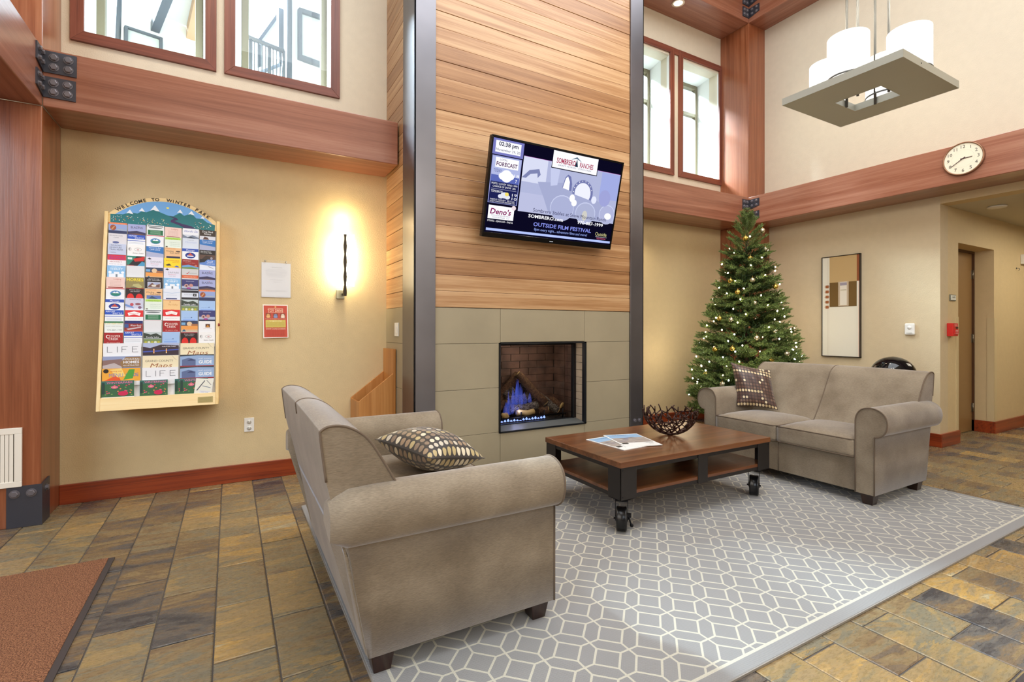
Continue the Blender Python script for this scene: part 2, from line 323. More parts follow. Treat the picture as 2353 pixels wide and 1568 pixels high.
def textmesh(st):
    if st in _T: return _T[st]
    c=bpy.data.curves.new('t','FONT'); bold=st.startswith('*'); c.body=st.lstrip('*'); c.size=1; c.resolution_u=2; c.offset=.022 if bold else 0
    o=bpy.data.objects.new('t',c); COL.objects.link(o)
    dg=bpy.context.evaluated_depsgraph_get(); me=bpy.data.meshes.new_from_object(o.evaluated_get(dg))
    vs=[tuple(v.co) for v in me.vertices]; fs=[tuple(p.vertices) for p in me.polygons]
    bpy.data.objects.remove(o); bpy.data.curves.remove(c); bpy.data.meshes.remove(me)
    x0=min([v[0] for v in vs] or [0]); x1=max([v[0] for v in vs] or [1])
    _T[st]=(vs,fs,x0,x1); return _T[st]
class Print:
    "flat print on a plane: o origin (lower left), u right, v up, n outward; w,h scale unit coords"
    def __init__(s,mb,o,u,v,w,h,step=.0004):
        s.mb=mb;s.o=Vector(o);s.u=Vector(u).normalized();s.v=Vector(v).normalized();s.n=s.u.cross(s.v).normalized();s.w=w;s.h=h;s.st=step;s.k=1
    def P(s,x,y,k): return s.o+s.u*(x*s.w)+s.v*(y*s.h)+s.n*(k*s.st)
    def poly(s,pts,m,k=None):
        k=k or s.k; s.k+=.25; k=s.k
        s.mb.add([s.P(x,y,k) for x,y in pts],[tuple(range(len(pts)))],m)
    def r(s,x0,y0,x1,y1,m): s.poly([(x0,y0),(x1,y0),(x1,y1),(x0,y1)],m)
    def d(s,cx,cy,rx,ry,m,n=14): s.poly([(cx+rx*math.cos(2*math.pi*i/n),cy+ry*math.sin(2*math.pi*i/n)) for i in range(n)],m)
    def t(s,st,x,y,h,m,wid=None,al='c',rot=0,slant=0):
        vs,fs,x0,x1=textmesh(st); s.k+=.25; k=s.k
        H=h*s.h/.72; W=(x1-x0)*H; sx=(wid*s.w/W if wid else 1); sx=min(sx,3); W*=sx
        ax={'c':-W/2,'l':0,'r':-W}[al]; cr,sr=math.cos(rot),math.sin(rot)
        out=[]
        for a,b,_ in vs:
            px=(a-x0)*H*sx+ax+slant*b*H; py=b*H
            out.append(s.o+s.u*(x*s.w+px*cr-py*sr)+s.v*(y*s.h+px*sr+py*cr)+s.n*(k*s.st))
        s.mb.add(out,fs,m)
def catmull(P,n=6,closed=False):
    out=[];L=len(P)
    for i in range(L if closed else L-1):
        p0=P[(i-1)%L] if closed or i>0 else P[0]; p1=P[i]; p2=P[(i+1)%L]; p3=P[(i+2)%L] if closed or i+2<L else P[-1]
        for k in range(n):
            t=k/n; out.append(tuple(.5*((2*b)+(-a+c)*t+(2*a-5*b+4*c-d)*t*t+(-a+3*b-3*c+d)*t**3) for a,b,c,d in zip(p0,p1,p2,p3)))
    if not closed: out.append(tuple(P[-1]))
    return out
rd=random.Random(7)
# ================================================================== SETTING
YL,YF,YBL,XPL,XC,XC1,XC2,XC3=4.45,3.68,4.06,-1.005,1.228,1.40,3.43,3.60
ZB,ZT,YBR,YR,XBR,XR,YH=2.566,2.922,4.105,4.535,5.88,6.32,2.26
TOP=6.0; Z5=5.2
# --- floor
fl=MB().box(-4.2,10.5,-4.2,5.2,-.12,-.004); floor=struct('floor',fl,GROUT)
TW,TL,g_=.2075,.41,.0028
def tile_mesh(l):
    a,b=TW/2-g_,l/2-g_; c=.004; z=-.006
    vs=[(-a,-b,z),(a,-b,z),(a,b,z),(-a,b,z),(-a,-b,-.002),(a,-b,-.002),(a,b,-.002),(-a,b,-.002),(-a+c,-b+c,0),(a-c,-b+c,0),(a-c,b-c,0),(-a+c,b-c,0)]
    fs=[(0,1,5,4),(1,2,6,5),(2,3,7,6),(3,0,4,7),(4,5,9,8),(5,6,10,9),(6,7,11,10),(7,4,8,11),(8,9,10,11)]
    return vs,fs
TV,TF=tile_mesh(TL); tm=MB().add(TV,TF,SLATE).mesh('slate_tile')
cands=[];rest=[]
def pix(p):
    d=Vector(p)-Vector((0,0,1.2)); z=d.dot(F2)
    return (None if z<.2 else (CX+FP*d.dot(R2)/z,CY-FP*d.dot(U3)/z,z))
for i in range(-16,49):
    x=-.05+TW*(i+.5)
    yo=1.87 if i%2 else 2.07
    for j in range(-15,8):
        y=yo+TL*(j+.5)
        if y>4.9 or x>10.2: continue
        under=RX0+.1<x<RX1-.1 and RY0+.2<y<RY1-.2
        mat_=x<-.62 and y<3.1
        blocked=(y>4.65) or (x>6.45 and y>2.5) or (XC<x<XC3 and y>YF+.2) or (x<-1.2 and y>4.2)
        q=pix((x,y,0))
        vis=q and -120<q[0]<2473 and q[1]<1700 and not under and not mat_ and not blocked
        (cands if vis else rest).append((q[2] if q else 99,x,y))
cands.sort(); rest+=cands[300:]; cands=cands[:300]
for d,x,y in cands:
    o=bpy.data.objects.new('slate_tile',tm); COL.objects.link(o); o.parent=floor; o.location=Vector((x,y,rd.uniform(-.0012,.0012)))-Vector(floor.location); o.rotation_euler=(rd.uniform(-.003,.003),rd.uniform(-.003,.003),0)
mb=MB()
for d,x,y in rest: mb.add([(a+x,b+y,c) for a,b,c in TV],TF)
mb.build('slate_tiling',SLATE,floor,kind='stuff')
# --- walls with openings
def wall_y(name,x0,x1,y0,y1,z0,z1,holes,mat):
    mb=MB(); xs=x0
    for hx0,hx1,hz0,hz1 in holes:
        mb.box(xs,hx0,y0,y1,z0,z1); mb.box(hx0,hx1,y0,y1,z0,hz0); mb.box(hx0,hx1,y0,y1,hz1,z1); xs=hx1
    mb.box(xs,x1,y0,y1,z0,z1); return struct(name,mb,mat)
wz0,wz1=3.235,4.72
WN=[(-.90,-.145),(.01,.775)]; WR=[(4.155,4.91),(5.105,5.85)]
struct('wall_left_lower',box(-1.45,1.30,YL,YL+.16,0,ZT-.02),WALL).name='wall_back_left'
wall_y('wall_back_left_upper',-1.45,1.30,YL,YL+.16,ZT-.02,TOP,[(a,b,wz0,wz1) for a,b in WN],WALLU)
struct('wall_back_right',box(3.5,6.6,YR,YR+.16,0,ZT-.02),WALL)
wall_y('wall_back_right_upper',3.5,6.6,YR,YR+.16,ZT-.02,TOP,[(a,b,wz0,wz1) for a,b in WR],WALLU)
struct('wall_right',box(XR,XR+.18,YH,YR,0,ZT-.02),WALLR)
struct('wall_right_upper',box(6.22,6.5,-4.2,YR,ZT,TOP),WALLU)
struct('wall_right_lintel',box(XR,XR+.18,-4.2,YH,2.49,ZT-.02),WALL)
struct('wall_front',MB().box(-4.2,10.5,-4.3,-4.2,0,TOP),WALLU)
struct('wall_left',MB().box(-4.3,-4.2,-4.2,5.2,0,TOP),WALLU)
struct('wall_left_rear',MB().box(-4.2,-1.45,YL,YL+.16,0,TOP),WALLU)
struct('ceiling',box(-4.3,6.6,-4.3,5.0,TOP,TOP+.1),CEIL)
# hall
struct('wall_hall',MB().box(XR+.18,6.75,YH,YH+.3,0,2.49).box(7.72,10.5,YH,YH+.3,0,2.49).box(6.75,7.72,YH,YH+.3,2.13,2.49).box(6.75,7.72,2.49,2.56,0,2.2),WALL)
struct('wall_hall_end',box(10.4,10.5,-4.2,YH,0,2.49),WALL)
struct('ceiling_hall',box(XR+.18,10.5,-4.2,YH+.1,2.49,2.56),CEIL)
# --- beams and posts
def beam(name,mb,mat,label): 
    o=struct(name,mb,mat,bevel=.006); o['label']=label; return o
beam('timber_beam',box(XPL,1.215,YBL,YL,ZB,ZT),BEAMX,'long timber beam across the left wall above the brochure rack')
beam('timber_beam',box(-1.45,XPL,-4.2,YBL,ZB,ZT),BEAMY,'timber beam running from the left corner toward the camera')
beam('timber_beam',box(XC3,XBR,YBR,YR,ZB,ZT),BEAMX,'timber beam behind the steel column, below the right windows')
beam('timber_beam',box(XBR,XR,-4.2,YR,ZB,ZT),BEAMY,'timber beam on the right wall that carries the clock')
beam('timber_beam',box(XC3,XBR,YBR,YR,Z5,Z5+.42),BEAMX,'high timber beam above the right windows')
beam('timber_beam',box(XBR,6.22,-4.2,YR,Z5,Z5+.42),BEAMY,'high timber beam along the top of the right wall')
beam('timber_post',box(-1.45,XPL,YBL,YL,0,ZB),BEAMZ,'timber post at the left edge with steel foot plate')
beam('timber_post',box(-1.45,XPL,YBL,YL,ZT,TOP),BEAMZ,'upper timber post above the left beam corner')
beam('timber_post',box(XBR,6.22,YBR,YR,ZT,Z5),BEAMZ,'upper timber post in the right corner between the windows and the cream wall')
beam('timber_post',box(5.88,XR,YBR,YR,0,ZB),BEAMZ,'timber post in the right corner behind the tree')
# --- baseboards
def bboard(name,mb,mat): return struct(name,mb,mat,bevel=.003)
bboard('baseboard_left',box(XPL,XC,YL-.02,YL,0,.135),TRIMX)
bboard('baseboard_back',box(XC3,XBR,YR-.02,YR,0,.135),TRIMX)
bboard('baseboard_right',box(XR-.02,XR,YH-.02,YBR,0,.135),TRIMY)
bboard('baseboard_hall',MB().box(XR,6.75,YH-.02,YH,0,.135),TRIMX)
bboard('baseboard_hall_side',MB().box(7.70,7.72,YH,2.49,0,.135).box(7.70,10.4,YH-.02,YH,0,.135),TRIMX)
# --- corner guards
for (x0,x1,y0,y1) in ((6.69,6.752,YH-.004,YH+.06),(7.716,7.79,YH-.004,YH+.06)):
    MB().box(x0,x1,y0,y0+.004,.137,1.34).box(6.75 if x0<7 else 7.714,6.754 if x0<7 else 7.718,y0,y1,.137,1.34).build('corner_guard',plain('guard_plastic',rgb(214,194,150),.35),label='cream plastic corner guard '+('left of the brown hallway door' if x0<7 else 'right of the brown hallway door'),cat='corner guard')
# --- door
dr=box(6.76,7.70,2.452,2.49,.004,2.105).build('door_1',plain('brown_door_paint',rgb(150,116,72),.4),kind='structure',bevel=.002)
fr=struct('door_frame',MB().box(6.752,7.718,2.43,2.49,2.105,2.15).box(7.70,7.718,2.43,2.49,.0,2.105),plain('door_frame_brown',rgb(88,58,34),.45),dr)
for z in (1.86,1.10,.28):
    MB().lathe([(.008,z-.05),(.008,z+.05)],(7.700,2.440,0),10).box(7.682,7.716,2.446,2.4525,z-.05,z+.05).build('hinge',plain('hinge_steel',rgb(140,132,116),.35,.9),dr)
# --- chimney breast
ch=struct('chimney_breast',MB().box(XC+.012,XC3-.012,4.24,YR,0,TOP).box(XC+.012,1.955,YF+.03,4.24,0,TOP).box(2.905,XC3-.012,YF+.03,4.24,0,TOP).box(1.955,2.905,YF+.03,4.24,0,.30).box(1.955,2.905,YF+.03,4.24,1.11,TOP),plain('chimney_core',rgb(90,80,66),.8))
ch.data.materials
TILEM=plain('concrete_tile',rgb(160,148,122),.45,bump=.06,bscale=20,var=.06)
def part(name,mb,mat,parent,bevel=0,label=None): return mb.build(name,mat,parent,bevel=bevel,label=label)
gg=.0025; y0,y1=YF+.005,YF+.03
C0,C3=XC1,XC2; xa,xb=1.985,2.872; fx0,fx1,fz0,fz1=1.972,2.890,.324,1.086
for (x0,x1,z0,z1) in ((C0,xa,1.082,1.372),(xa,xb,1.089,1.372),(xb,C3,1.082,1.372),(C0,fx0,.709,1.082),(fx1,C3,.709,1.082),(C0,fx0,.334,.709),(fx1,C3,.334,.709),(C0,xa,0.002,.334),(xb,C3,0.002,.334),(xa,xb,0.002,.321)):
    part('stone_tile',box(x0+gg/2,x1-gg/2,y0,y1,z0+gg/2,z1-gg/2),TILEM,ch,.0015)
for z0,z1 in ((0.002,.334),(.334,.709),(.709,1.082),(1.082,1.38)):
    part('stone_tile',box(XC,XC+.012,3.966,YL-.001,z0+gg/2,z1-gg/2),TILEM,ch,.0015)
k=0; z=1.374
while z<TOP-.01:
    z1=min(z+.13,TOP-.002); e=.0015*((k*7)%3-1)
    part('plank',box(C0+.001,C3-.001,y0-.002+e,y1,z+.001,z1-.001),PLANK,ch,.0025)
    if z>1.38 or True: part('plank',box(XC,XC+.012,3.966,YL-.001,z+.007,z1+.003),PLANKY,ch,.002)
    z+=.13;k+=1
# steel columns
def column(x0,x1,lab):
    o=MB().box(x0,x1,YF-.012,YF+.004,0,TOP)
    if x0<2: o.box(x0-.0,x0+.012,YF-.012,3.965,0,TOP)
    else: o.box(x1-.012,x1,YF-.012,3.965,0,TOP)
    c=o.build('steel_column',STEEL,kind='structure',bevel=.002); c['label']=lab; return c
cl=column(XC,XC1,'tall blackened steel corner plate left of the fireplace'); crr=column(XC2,XC3,'tall blackened steel corner plate right of the fireplace')
def hexbolt(p,n,r,par,mat=BOLTM,h=.014,name='bolt'):
    n=Vector(n); T=n.to_track_quat('Z','Y').to_matrix().to_4x4()
    mb=MB().lathe([(r*1.25,0),(r*1.25,.003)],p,16,T=T,smooth=False)
    vs=MB().lathe([(r,.003),(r,h*.8),(r*.8,h),(0,h)],p,6,T=T,smooth=False)
    b=len(mb.v); mb.v+=vs.v; mb.f+=[tuple(i+b for i in f) for f in vs.f]; mb.m+=vs.m; mb.sm+=vs.sm
    return mb.build(name,mat,par)
for c_,xs in ((cl,(1.27,1.35)),(crr,(3.485,3.545))):
    for x in xs: hexbolt((x,YF-.012,.30),(0,-1,0),.017,c_)
# --- windows
def window(name,x0,x1,y,ext,header=0):
    # interior trim picture-frame, splayed white reveal, outer tan sash with glass
    t=.075; z0,z1=3.18,4.82; r=bpy.data.objects.new(name,None); COL.objects.link(r); r.location=((x0+x1)/2,y,z0); r['kind']='structure'
    yf=y-.022
    for nm,poly,mt in (('trim_board',[(x0,z0),(x1,z0),(x1-t,z0+t),(x0+t,z0+t)],WTRX),('trim_board',[(x1,z0),(x1,z1),(x1-t,z1-t),(x1-t,z0+t)],WTRZ),
                       ('trim_board',[(x1,z1),(x0,z1),(x0+t,z1-t),(x1-t,z1-t)],WTRX),('trim_board',[(x0,z1),(x0,z0),(x0+t,z0+t),(x0+t,z1-t)],WTRZ)):
        MB().prism([(a,yf,b) for a,b in poly],(0,.024,0)).build(nm,mt,r,bevel=.002)
    if header: MB().box(x1,x1+header,yf+.004,y,z1-t,z1).build('trim_board',WTRX,r)
    i0,i1,j0,j1=x0+t,x1-t,z0+t,z1-t-.0
    e0,e1,f0,f1,ye=ext
    mb=MB(); Y0=y
    for a,b,c,d in (((i0,j0),(i0,j1),(e0,f1),(e0,f0)),((i1,j1),(i1,j0),(e1,f0),(e1,f1)),((i0,j1),(i1,j1),(e1,f1),(e0,f1)),((i1,j0),(i0,j0),(e0,f0),(e1,f0))):
        P=[(a[0],Y0,a[1]),(b[0],Y0,b[1]),(c[0],ye,c[1]),(d[0],ye,d[1])]
        n=(Vector(P[1])-Vector(P[0])).cross(Vector(P[3])-Vector(P[0])).normalized()*.03
        ctr=Vector(((i0+i1)/2,0,(j0+j1)/2)); mid=sum((Vector(q) for q in P),Vector())/4
        if (mid-ctr).dot(Vector((n.x,0,n.z)))<0: n=-n
        mb.prism(P,n)
    mb.build('reveal',WHITE,r)
    SASH=plain('tan_sash',rgb(122,112,88),.5)
    s=MB(); q=.055
    s.box(e0,e0+q,ye-.03,ye+.04,f0,f1).box(e1-q,e1,ye-.03,ye+.04,f0,f1).box(e0+q,e1-q,ye-.03,ye+.04,f1-q,f1).box(e0+q,e1-q,ye-.03,ye+.04,f0,f0+q)
    if x0>2: s.box(e0+q,e1-q,ye-.025,ye+.03,4.33,4.375)
    sa=s.build('sash',SASH,r,bevel=.003)
    box(e0+q,e1-q,ye,ye+.006,f0+q,f1-q).build('pane',GLASS,sa)
    box(i0,i1,y+.03,y+.036,j0,j1).build('pane',GLASS,r)
window('window_1',-.957,-.095,YL,(-.917,-.205,3.22,4.74,5.0))
window('window_2',-.043,.818,YL,(.085,.80,3.22,4.74,5.0))
window('window_3',4.105,4.966,YR,(4.33,5.06,3.30,4.79,5.06),.084)
window('window_4',5.05,5.914,YR,(5.25,6.02,3.30,4.79,5.06))
# ================================================================== OUTSIDE (seen through the left windows)
SID=plain('white_siding',rgb(226,230,234),.7); GREYF=plain('grey_outdoor_trim',rgb(84,92,104),.5); OG=plain('outdoor_dark_glass',rgb(196,206,210),.15)
def atp(px,py,y):
    d=F2*FP+R2*(px-CX)-U3*(py-CY); t=y/d.y; return Vector((0,0,1.2))+d*t
e1=Vector((math.sin(R(73)),math.cos(R(73)),0)); e2=Vector((-math.sin(R(14.5)),math.cos(R(14.5)),0)); nB=Vector((-e2.x,-e2.y,0)) 
def onplane(px,py,c,n):
    d=F2*FP+R2*(px-CX)-U3*(py-CY); o=Vector((0,0,1.2)); t=(Vector(c)-o).dot(n)/d.dot(n); return o+d*t
cor=atp(664,100,8.0); cor.z=2.2
bl=thing('apartment_building',(cor.x,cor.y,-1.0),'white-sided building with grey framed windows seen through the second window','building')
U=Vector((0,0,1))
def slab(name,c,a,b,z0,z1,nrm,off,th,mat,par):
    p=[Vector((q.x,q.y,z)) for q,z in ((a,z0),(b,z0),(b,z1),(a,z1))]; p=[q+nrm*off for q in p]
    return MB().prism(p,nrm*th).build(name,mat,par)
nA=Vector((-math.cos(R(14.5)),-math.sin(R(14.5)),0)); nBv=Vector((math.cos(R(73)),-math.sin(R(73)),0))
farA=cor+e2*7; farB=cor+e1*6
slab('siding_wall',None,cor,farA,-1,6.3,nA,-.2,.2,SID,bl); slab('siding_wall',None,cor,farB,-1,6.3,nBv,-.2,.2,SID,bl)
def frame_on(pts,n,par,base,w=.09):
    P=[onplane(x,y,base,n) for x,y in pts]; c=sum(P,Vector())/len(P)
    f=MB()
    for i in range(4):
        a,b=P[i],P[(i+1)%4]; ia=a+(c-a)*.16; ib=b+(c-b)*.16
        f.prism([a,b,ib,ia],n*.08)
    wo=f.build('window',GREYF,par)
    MB().prism([q+(c-q)*.14 for q in P],n*.03).build('pane',OG,wo)
frame_on([(683,22),(760,48),(760,165),(683,138)],nBv,bl,cor)
frame_on([(600,94),(653,22),(653,150),(600,170)],nA,bl,cor)
p0,p1=onplane(664,-60,cor+nBv*.1,nBv),onplane(664,240,cor+nBv*.1,nBv)
MB().tube([(p0.x,p0.y,7.4),(p0.x,p0.y,0)],.045,8).build('downspout',GREYF,bl)
# balcony railing left of that corner
ra,rb=onplane(540,74,cor-e2*.3+nBv*.2,nBv),onplane(652,118,cor-e2*.3+nBv*.2,nBv)
rl=thing('balcony_railing',(ra.x,ra.y,2.2),'dark metal balcony railing outside the second window','railing')
MB().tube([ra,rb],.03,6).build('top_rail',GREYF,rl)
hz=.62
for i in range(14):
    p=ra.lerp(rb,i/13); MB().tube([p,p-U*hz],.024 if i in(0,4,9,13) else .007,6).build('baluster',GREYF,rl)
MB().tube([ra-U*hz,rb-U*hz],.03,6).build('bottom_rail',SID,rl)
a_,b_=ra-U*(hz+.05),rb-U*(hz+.05)
MB().prism([a_+e2*2,b_+e2*2,b_,a_],(0,0,-.12)).build('balcony_slab',SID,rl)
# building seen through window 1
c1=atp(420,90,8.6)
b1=thing('lodge_building',(c1.x,c1.y,-1.0),'white building with grey gutter and timber rafter seen through the first window','building')
A=atp(236,90,8.3); B=A+e1*2.5
wa,wb=onplane(278,100,A,nBv),onplane(500,100,A,nBv)
slab('siding_wall',None,wa,wb,-1,5.58,nBv,-.2,.2,SID,b1)
frame_on([(284,63),(371,92),(371,140),(284,110)],nBv,b1,A)
def stick(name,px0,py0,px1,py1,w_,h_,mat):
    s=onplane(px0,py0,A,nBv); d=F2*FP+R2*(px1-CX)-U3*(py1-CY)
    # end point lies on the pixel ray at the height the horizontal rafter keeps
    z=s.z; t=(z-1.2)/d.z; e=Vector((0,0,1.2))+d*t
    dr_=(e-s).normalized(); sd=dr_.cross(U).normalized()*w_/2; e=s+dr_*min((e-s).length*1.6,3.2)
    MB().prism([s-sd,s+sd,s+sd+U*h_,s-sd+U*h_],e-s).build(name,mat,b1)
stick('rafter',440,92,462,0,.13,.16,plain('outdoor_timber',rgb(190,152,116),.6))
stick('gutter',356,74,385,0,.10,.12,GREYF)
MB().tube([onplane(275,-60,A,nBv),onplane(270,140,A,nBv)],.03,8).build('downspout',GREYF,b1)
sA=onplane(357,60,A,nBv); MB().prism([Vector((sA.x,sA.y,5.585)),Vector((wb.x,wb.y,5.585)),Vector((wb.x,wb.y,5.585))-e2*1.3,Vector((sA.x,sA.y,5.585))-e2*1.3],(0,0,.1)).build('soffit',SID,b1)
# ================================================================== STEEL BRACKETS
def bracket(loc,label,fx,fy,zs,z1s):
    # fx: x range on the face looking to -Y ; fy: y range on the side face ; corner given by loc
    pass
def corner_bracket(x,y,xa,ya,z0,z1,label,inward,group):
    "plate bent round an inside corner: face A lies on the plane y (looking -Y) from x to xa, face B on plane x from y to ya"
    b=thing('corner_bracket',(x,y,z0),label,'bracket',group); s=1 if xa>x else -1
    mb=MB().box(min(x,xa),max(x,xa),y-.008,y,z0,z1)
    bx0,bx1=(x,x+.008) if inward>0 else (x-.008,x)
    dz=.03
    mb.hexa([(bx0,ya,z0+dz),(bx1,ya,z0+dz),(bx1,y,z0),(bx0,y,z0),(bx0,ya,z1),(bx1,ya,z1),(bx1,y,z1),(bx0,y,z1)])
    mb.build('plate',BRKM,b)
    for u in (.34,.76):
        for v in (.28,.72):
            hexbolt((x+(xa-x)*u,y-.008,z0+(z1-z0)*v),(0,-1,0),.020,b)
            hexbolt((x+.008*inward,y+(ya-y)*u,z0+(z1-z0)*v+.008),(inward,0,0),.015,b)
G='steel brackets bolted over the beam joints'
corner_bracket(XPL,YBL,-.842,3.935,2.775,2.908,'upper black steel angle bracket on the left beam corner',1,G)
corner_bracket(XPL,YBL,-.846,3.935,2.622,2.75,'lower black steel angle bracket on the left beam corner',1,G)
def outer_bracket(x,y,xa,ya,z0,z1,label):
    corner_bracket(x,y,xa,ya,z0,z1,label,-1,G)
outer_bracket(XBR,YBR,5.75,3.955,2.758,2.885,'upper black bolted bracket on the right beam corner above the tree tip')
outer_bracket(XBR,YBR,5.75,3.955,2.60,2.725,'lower black bolted bracket on the right beam corner, half hidden by the tree tip')
outer_bracket(XBR,YBR,5.75,3.955,5.25,5.375,'lower of two bolted brackets on the high beam corner')
outer_bracket(XBR,YBR,5.75,3.955,5.405,5.53,'upper of two bolted brackets on the high beam corner, cut by the frame')
fp=thing('post_foot_plate',(XPL,YBL,0),'dark steel foot plate with hexagonal bolts wrapped round the left post','plate')
MB().box(-1.158,XPL+.008,YBL-.008,YBL,.002,.25).hexa([(XPL,YBL,.002),(XPL+.008,YBL,.002),(XPL+.008,4.2,.002),(XPL,4.2,.002),(XPL,YBL,.25),(XPL+.008,YBL,.25),(XPL+.008,4.2,.262),(XPL,4.2,.262)]).build('plate',BRKM,fp)
for x in (-1.122,-1.046): hexbolt((x,YBL-.008,.205),(0,-1,0),.02,fp)
hexbolt((XPL+.008,4.13,.208),(1,0,0),.018,fp)
# floor vent grille on the left post
vg=thing('air_grille',(-1.22,YBL,.246),'cream air return grille with upright slats on the left post','grille')
vz0,vz1,vx0,vx1=.248,.603,-1.36,-1.089
MB().box(vx0,vx1,YBL-.014,YBL,vz1-.036,vz1).box(vx0,vx1,YBL-.014,YBL,vz0,vz0+.034).box(vx1-.034,vx1,YBL-.014,YBL,vz0+.034,vz1-.036).box(vx0,vx0+.034,YBL-.014,YBL,vz0+.034,vz1-.036).build('frame',CREAMP,vg,bevel=.002)
MB().box(vx0+.03,vx1-.03,YBL-.003,YBL-.001,vz0+.03,vz1-.03).build('backing',plain('grille_dark',rgb(70,62,52),.8),vg)
x=vx0+.04
while x<vx1-.036: MB().box(x,x+.0165,YBL-.011,YBL-.004,vz0+.034,vz1-.036).build('slat',CREAMP,vg); x+=.0195
# ================================================================== RUGS AND MATS
rug=MB().box(RX0,RX1,RY0,RY1,.0,.011).build('area_rug',rug_mat(),label='large grey area rug with a cream lattice pattern under the loveseats',cat='rug',bevel=.003)
MB().box(RX0-.004,RX1+.004,RY0-.004,RY0+.004,.001,.0095).box(RX0-.004,RX0+.004,RY0,RY1,.001,.0095).box(RX1-.004,RX1+.004,RY0,RY1,.001,.0095).box(RX0,RX1,RY1-.004,RY1+.004,.001,.0095).build('binding',plain('rug_binding',rgb(150,144,136),.8),rug)
MATM=plain('brown_entrance_mat',rgb(150,92,60),.95,bump=1.0,bscale=260,var=.0)
nt=MATM.node_tree; b_=nt.nodes['Principled BSDF']; g_n=N(nt,'ShaderNodeNewGeometry'); n_=N(nt,'ShaderNodeTexNoise',ins={'Scale':210,'Detail':2}); nt.links.new(g_n.outputs['Position'],n_.inputs['Vector'])
c_r=N(nt,'ShaderNodeValToRGB'); c_r.color_ramp.elements[0].position=.36; c_r.color_ramp.elements[0].color=rgb(100,58,36); c_r.color_ramp.elements[1].position=.64; c_r.color_ramp.elements[1].color=rgb(186,128,90)
nt.links.new(n_.outputs[0],c_r.inputs[0]); nt.links.new(c_r.outputs[0],b_.inputs['Base Color'])
def mat_(x0,x1,y0,y1,lab,edge):
    o=box(x0,x1,y0,y1,.0,.009).build('entrance_mat',MATM,label=lab,cat='mat',bevel=.002)
    e=MB()
    for q in edge: e.box(*q,.0,.0065)
    e.build('rubber_edge',plain('mat_rubber',rgb(66,60,60),.5),o)
mat_(-2.6,-.545,-.8,3.275,'brown ribbed entrance mat with black rubber edge at the lower left',[(-.545,-.52,-.8,3.275)])
mat_(2.36,4.4,-.9,.60,'brown entrance mat corner at the lower right edge',[(2.33,2.36,-.9,.628),(2.36,4.4,.60,.628)])
# ================================================================== LOVESEATS
W0,W1,WC=1.695,3.055,2.375
def soft(pts): return catmull(pts,5,True)
def rot_prof(P): return P
def rounded_block(x0,x1,y0,y1,z0,z1,r=.02,crown=0,n=10):
    "box with rounded edges; the top swells by crown"
    bm=bmesh.new(); bmesh.ops.create_cube(bm,size=1); bmesh.ops.subdivide_edges(bm,edges=bm.edges[:],cuts=n,use_grid_fill=True)
    sx,sy,sz=x1-x0,y1-y0,z1-z0; vs=[]
    for v in bm.verts:
        q=Vector((v.co.x*sx,v.co.y*sy,v.co.z*sz)); h=Vector((sx/2-r,sy/2-r,sz/2-r))
        c=Vector([max(-h[i],min(h[i],q[i])) for i in range(3)]); d=q-c
        if d.length>1e-6: q=c+d.normalized()*r
        k=max(0,1-(2*q.x/sx)**4)*max(0,1-(2*q.y/sy)**4)
        if q.z>0: q.z+=crown*k
        vs.append(q+Vector(((x0+x1)/2,(y0+y1)/2,(z0+z1)/2)))
    fs=[tuple(v.index for v in f.verts) for f in bm.faces]; bm.free()
    return vs,fs
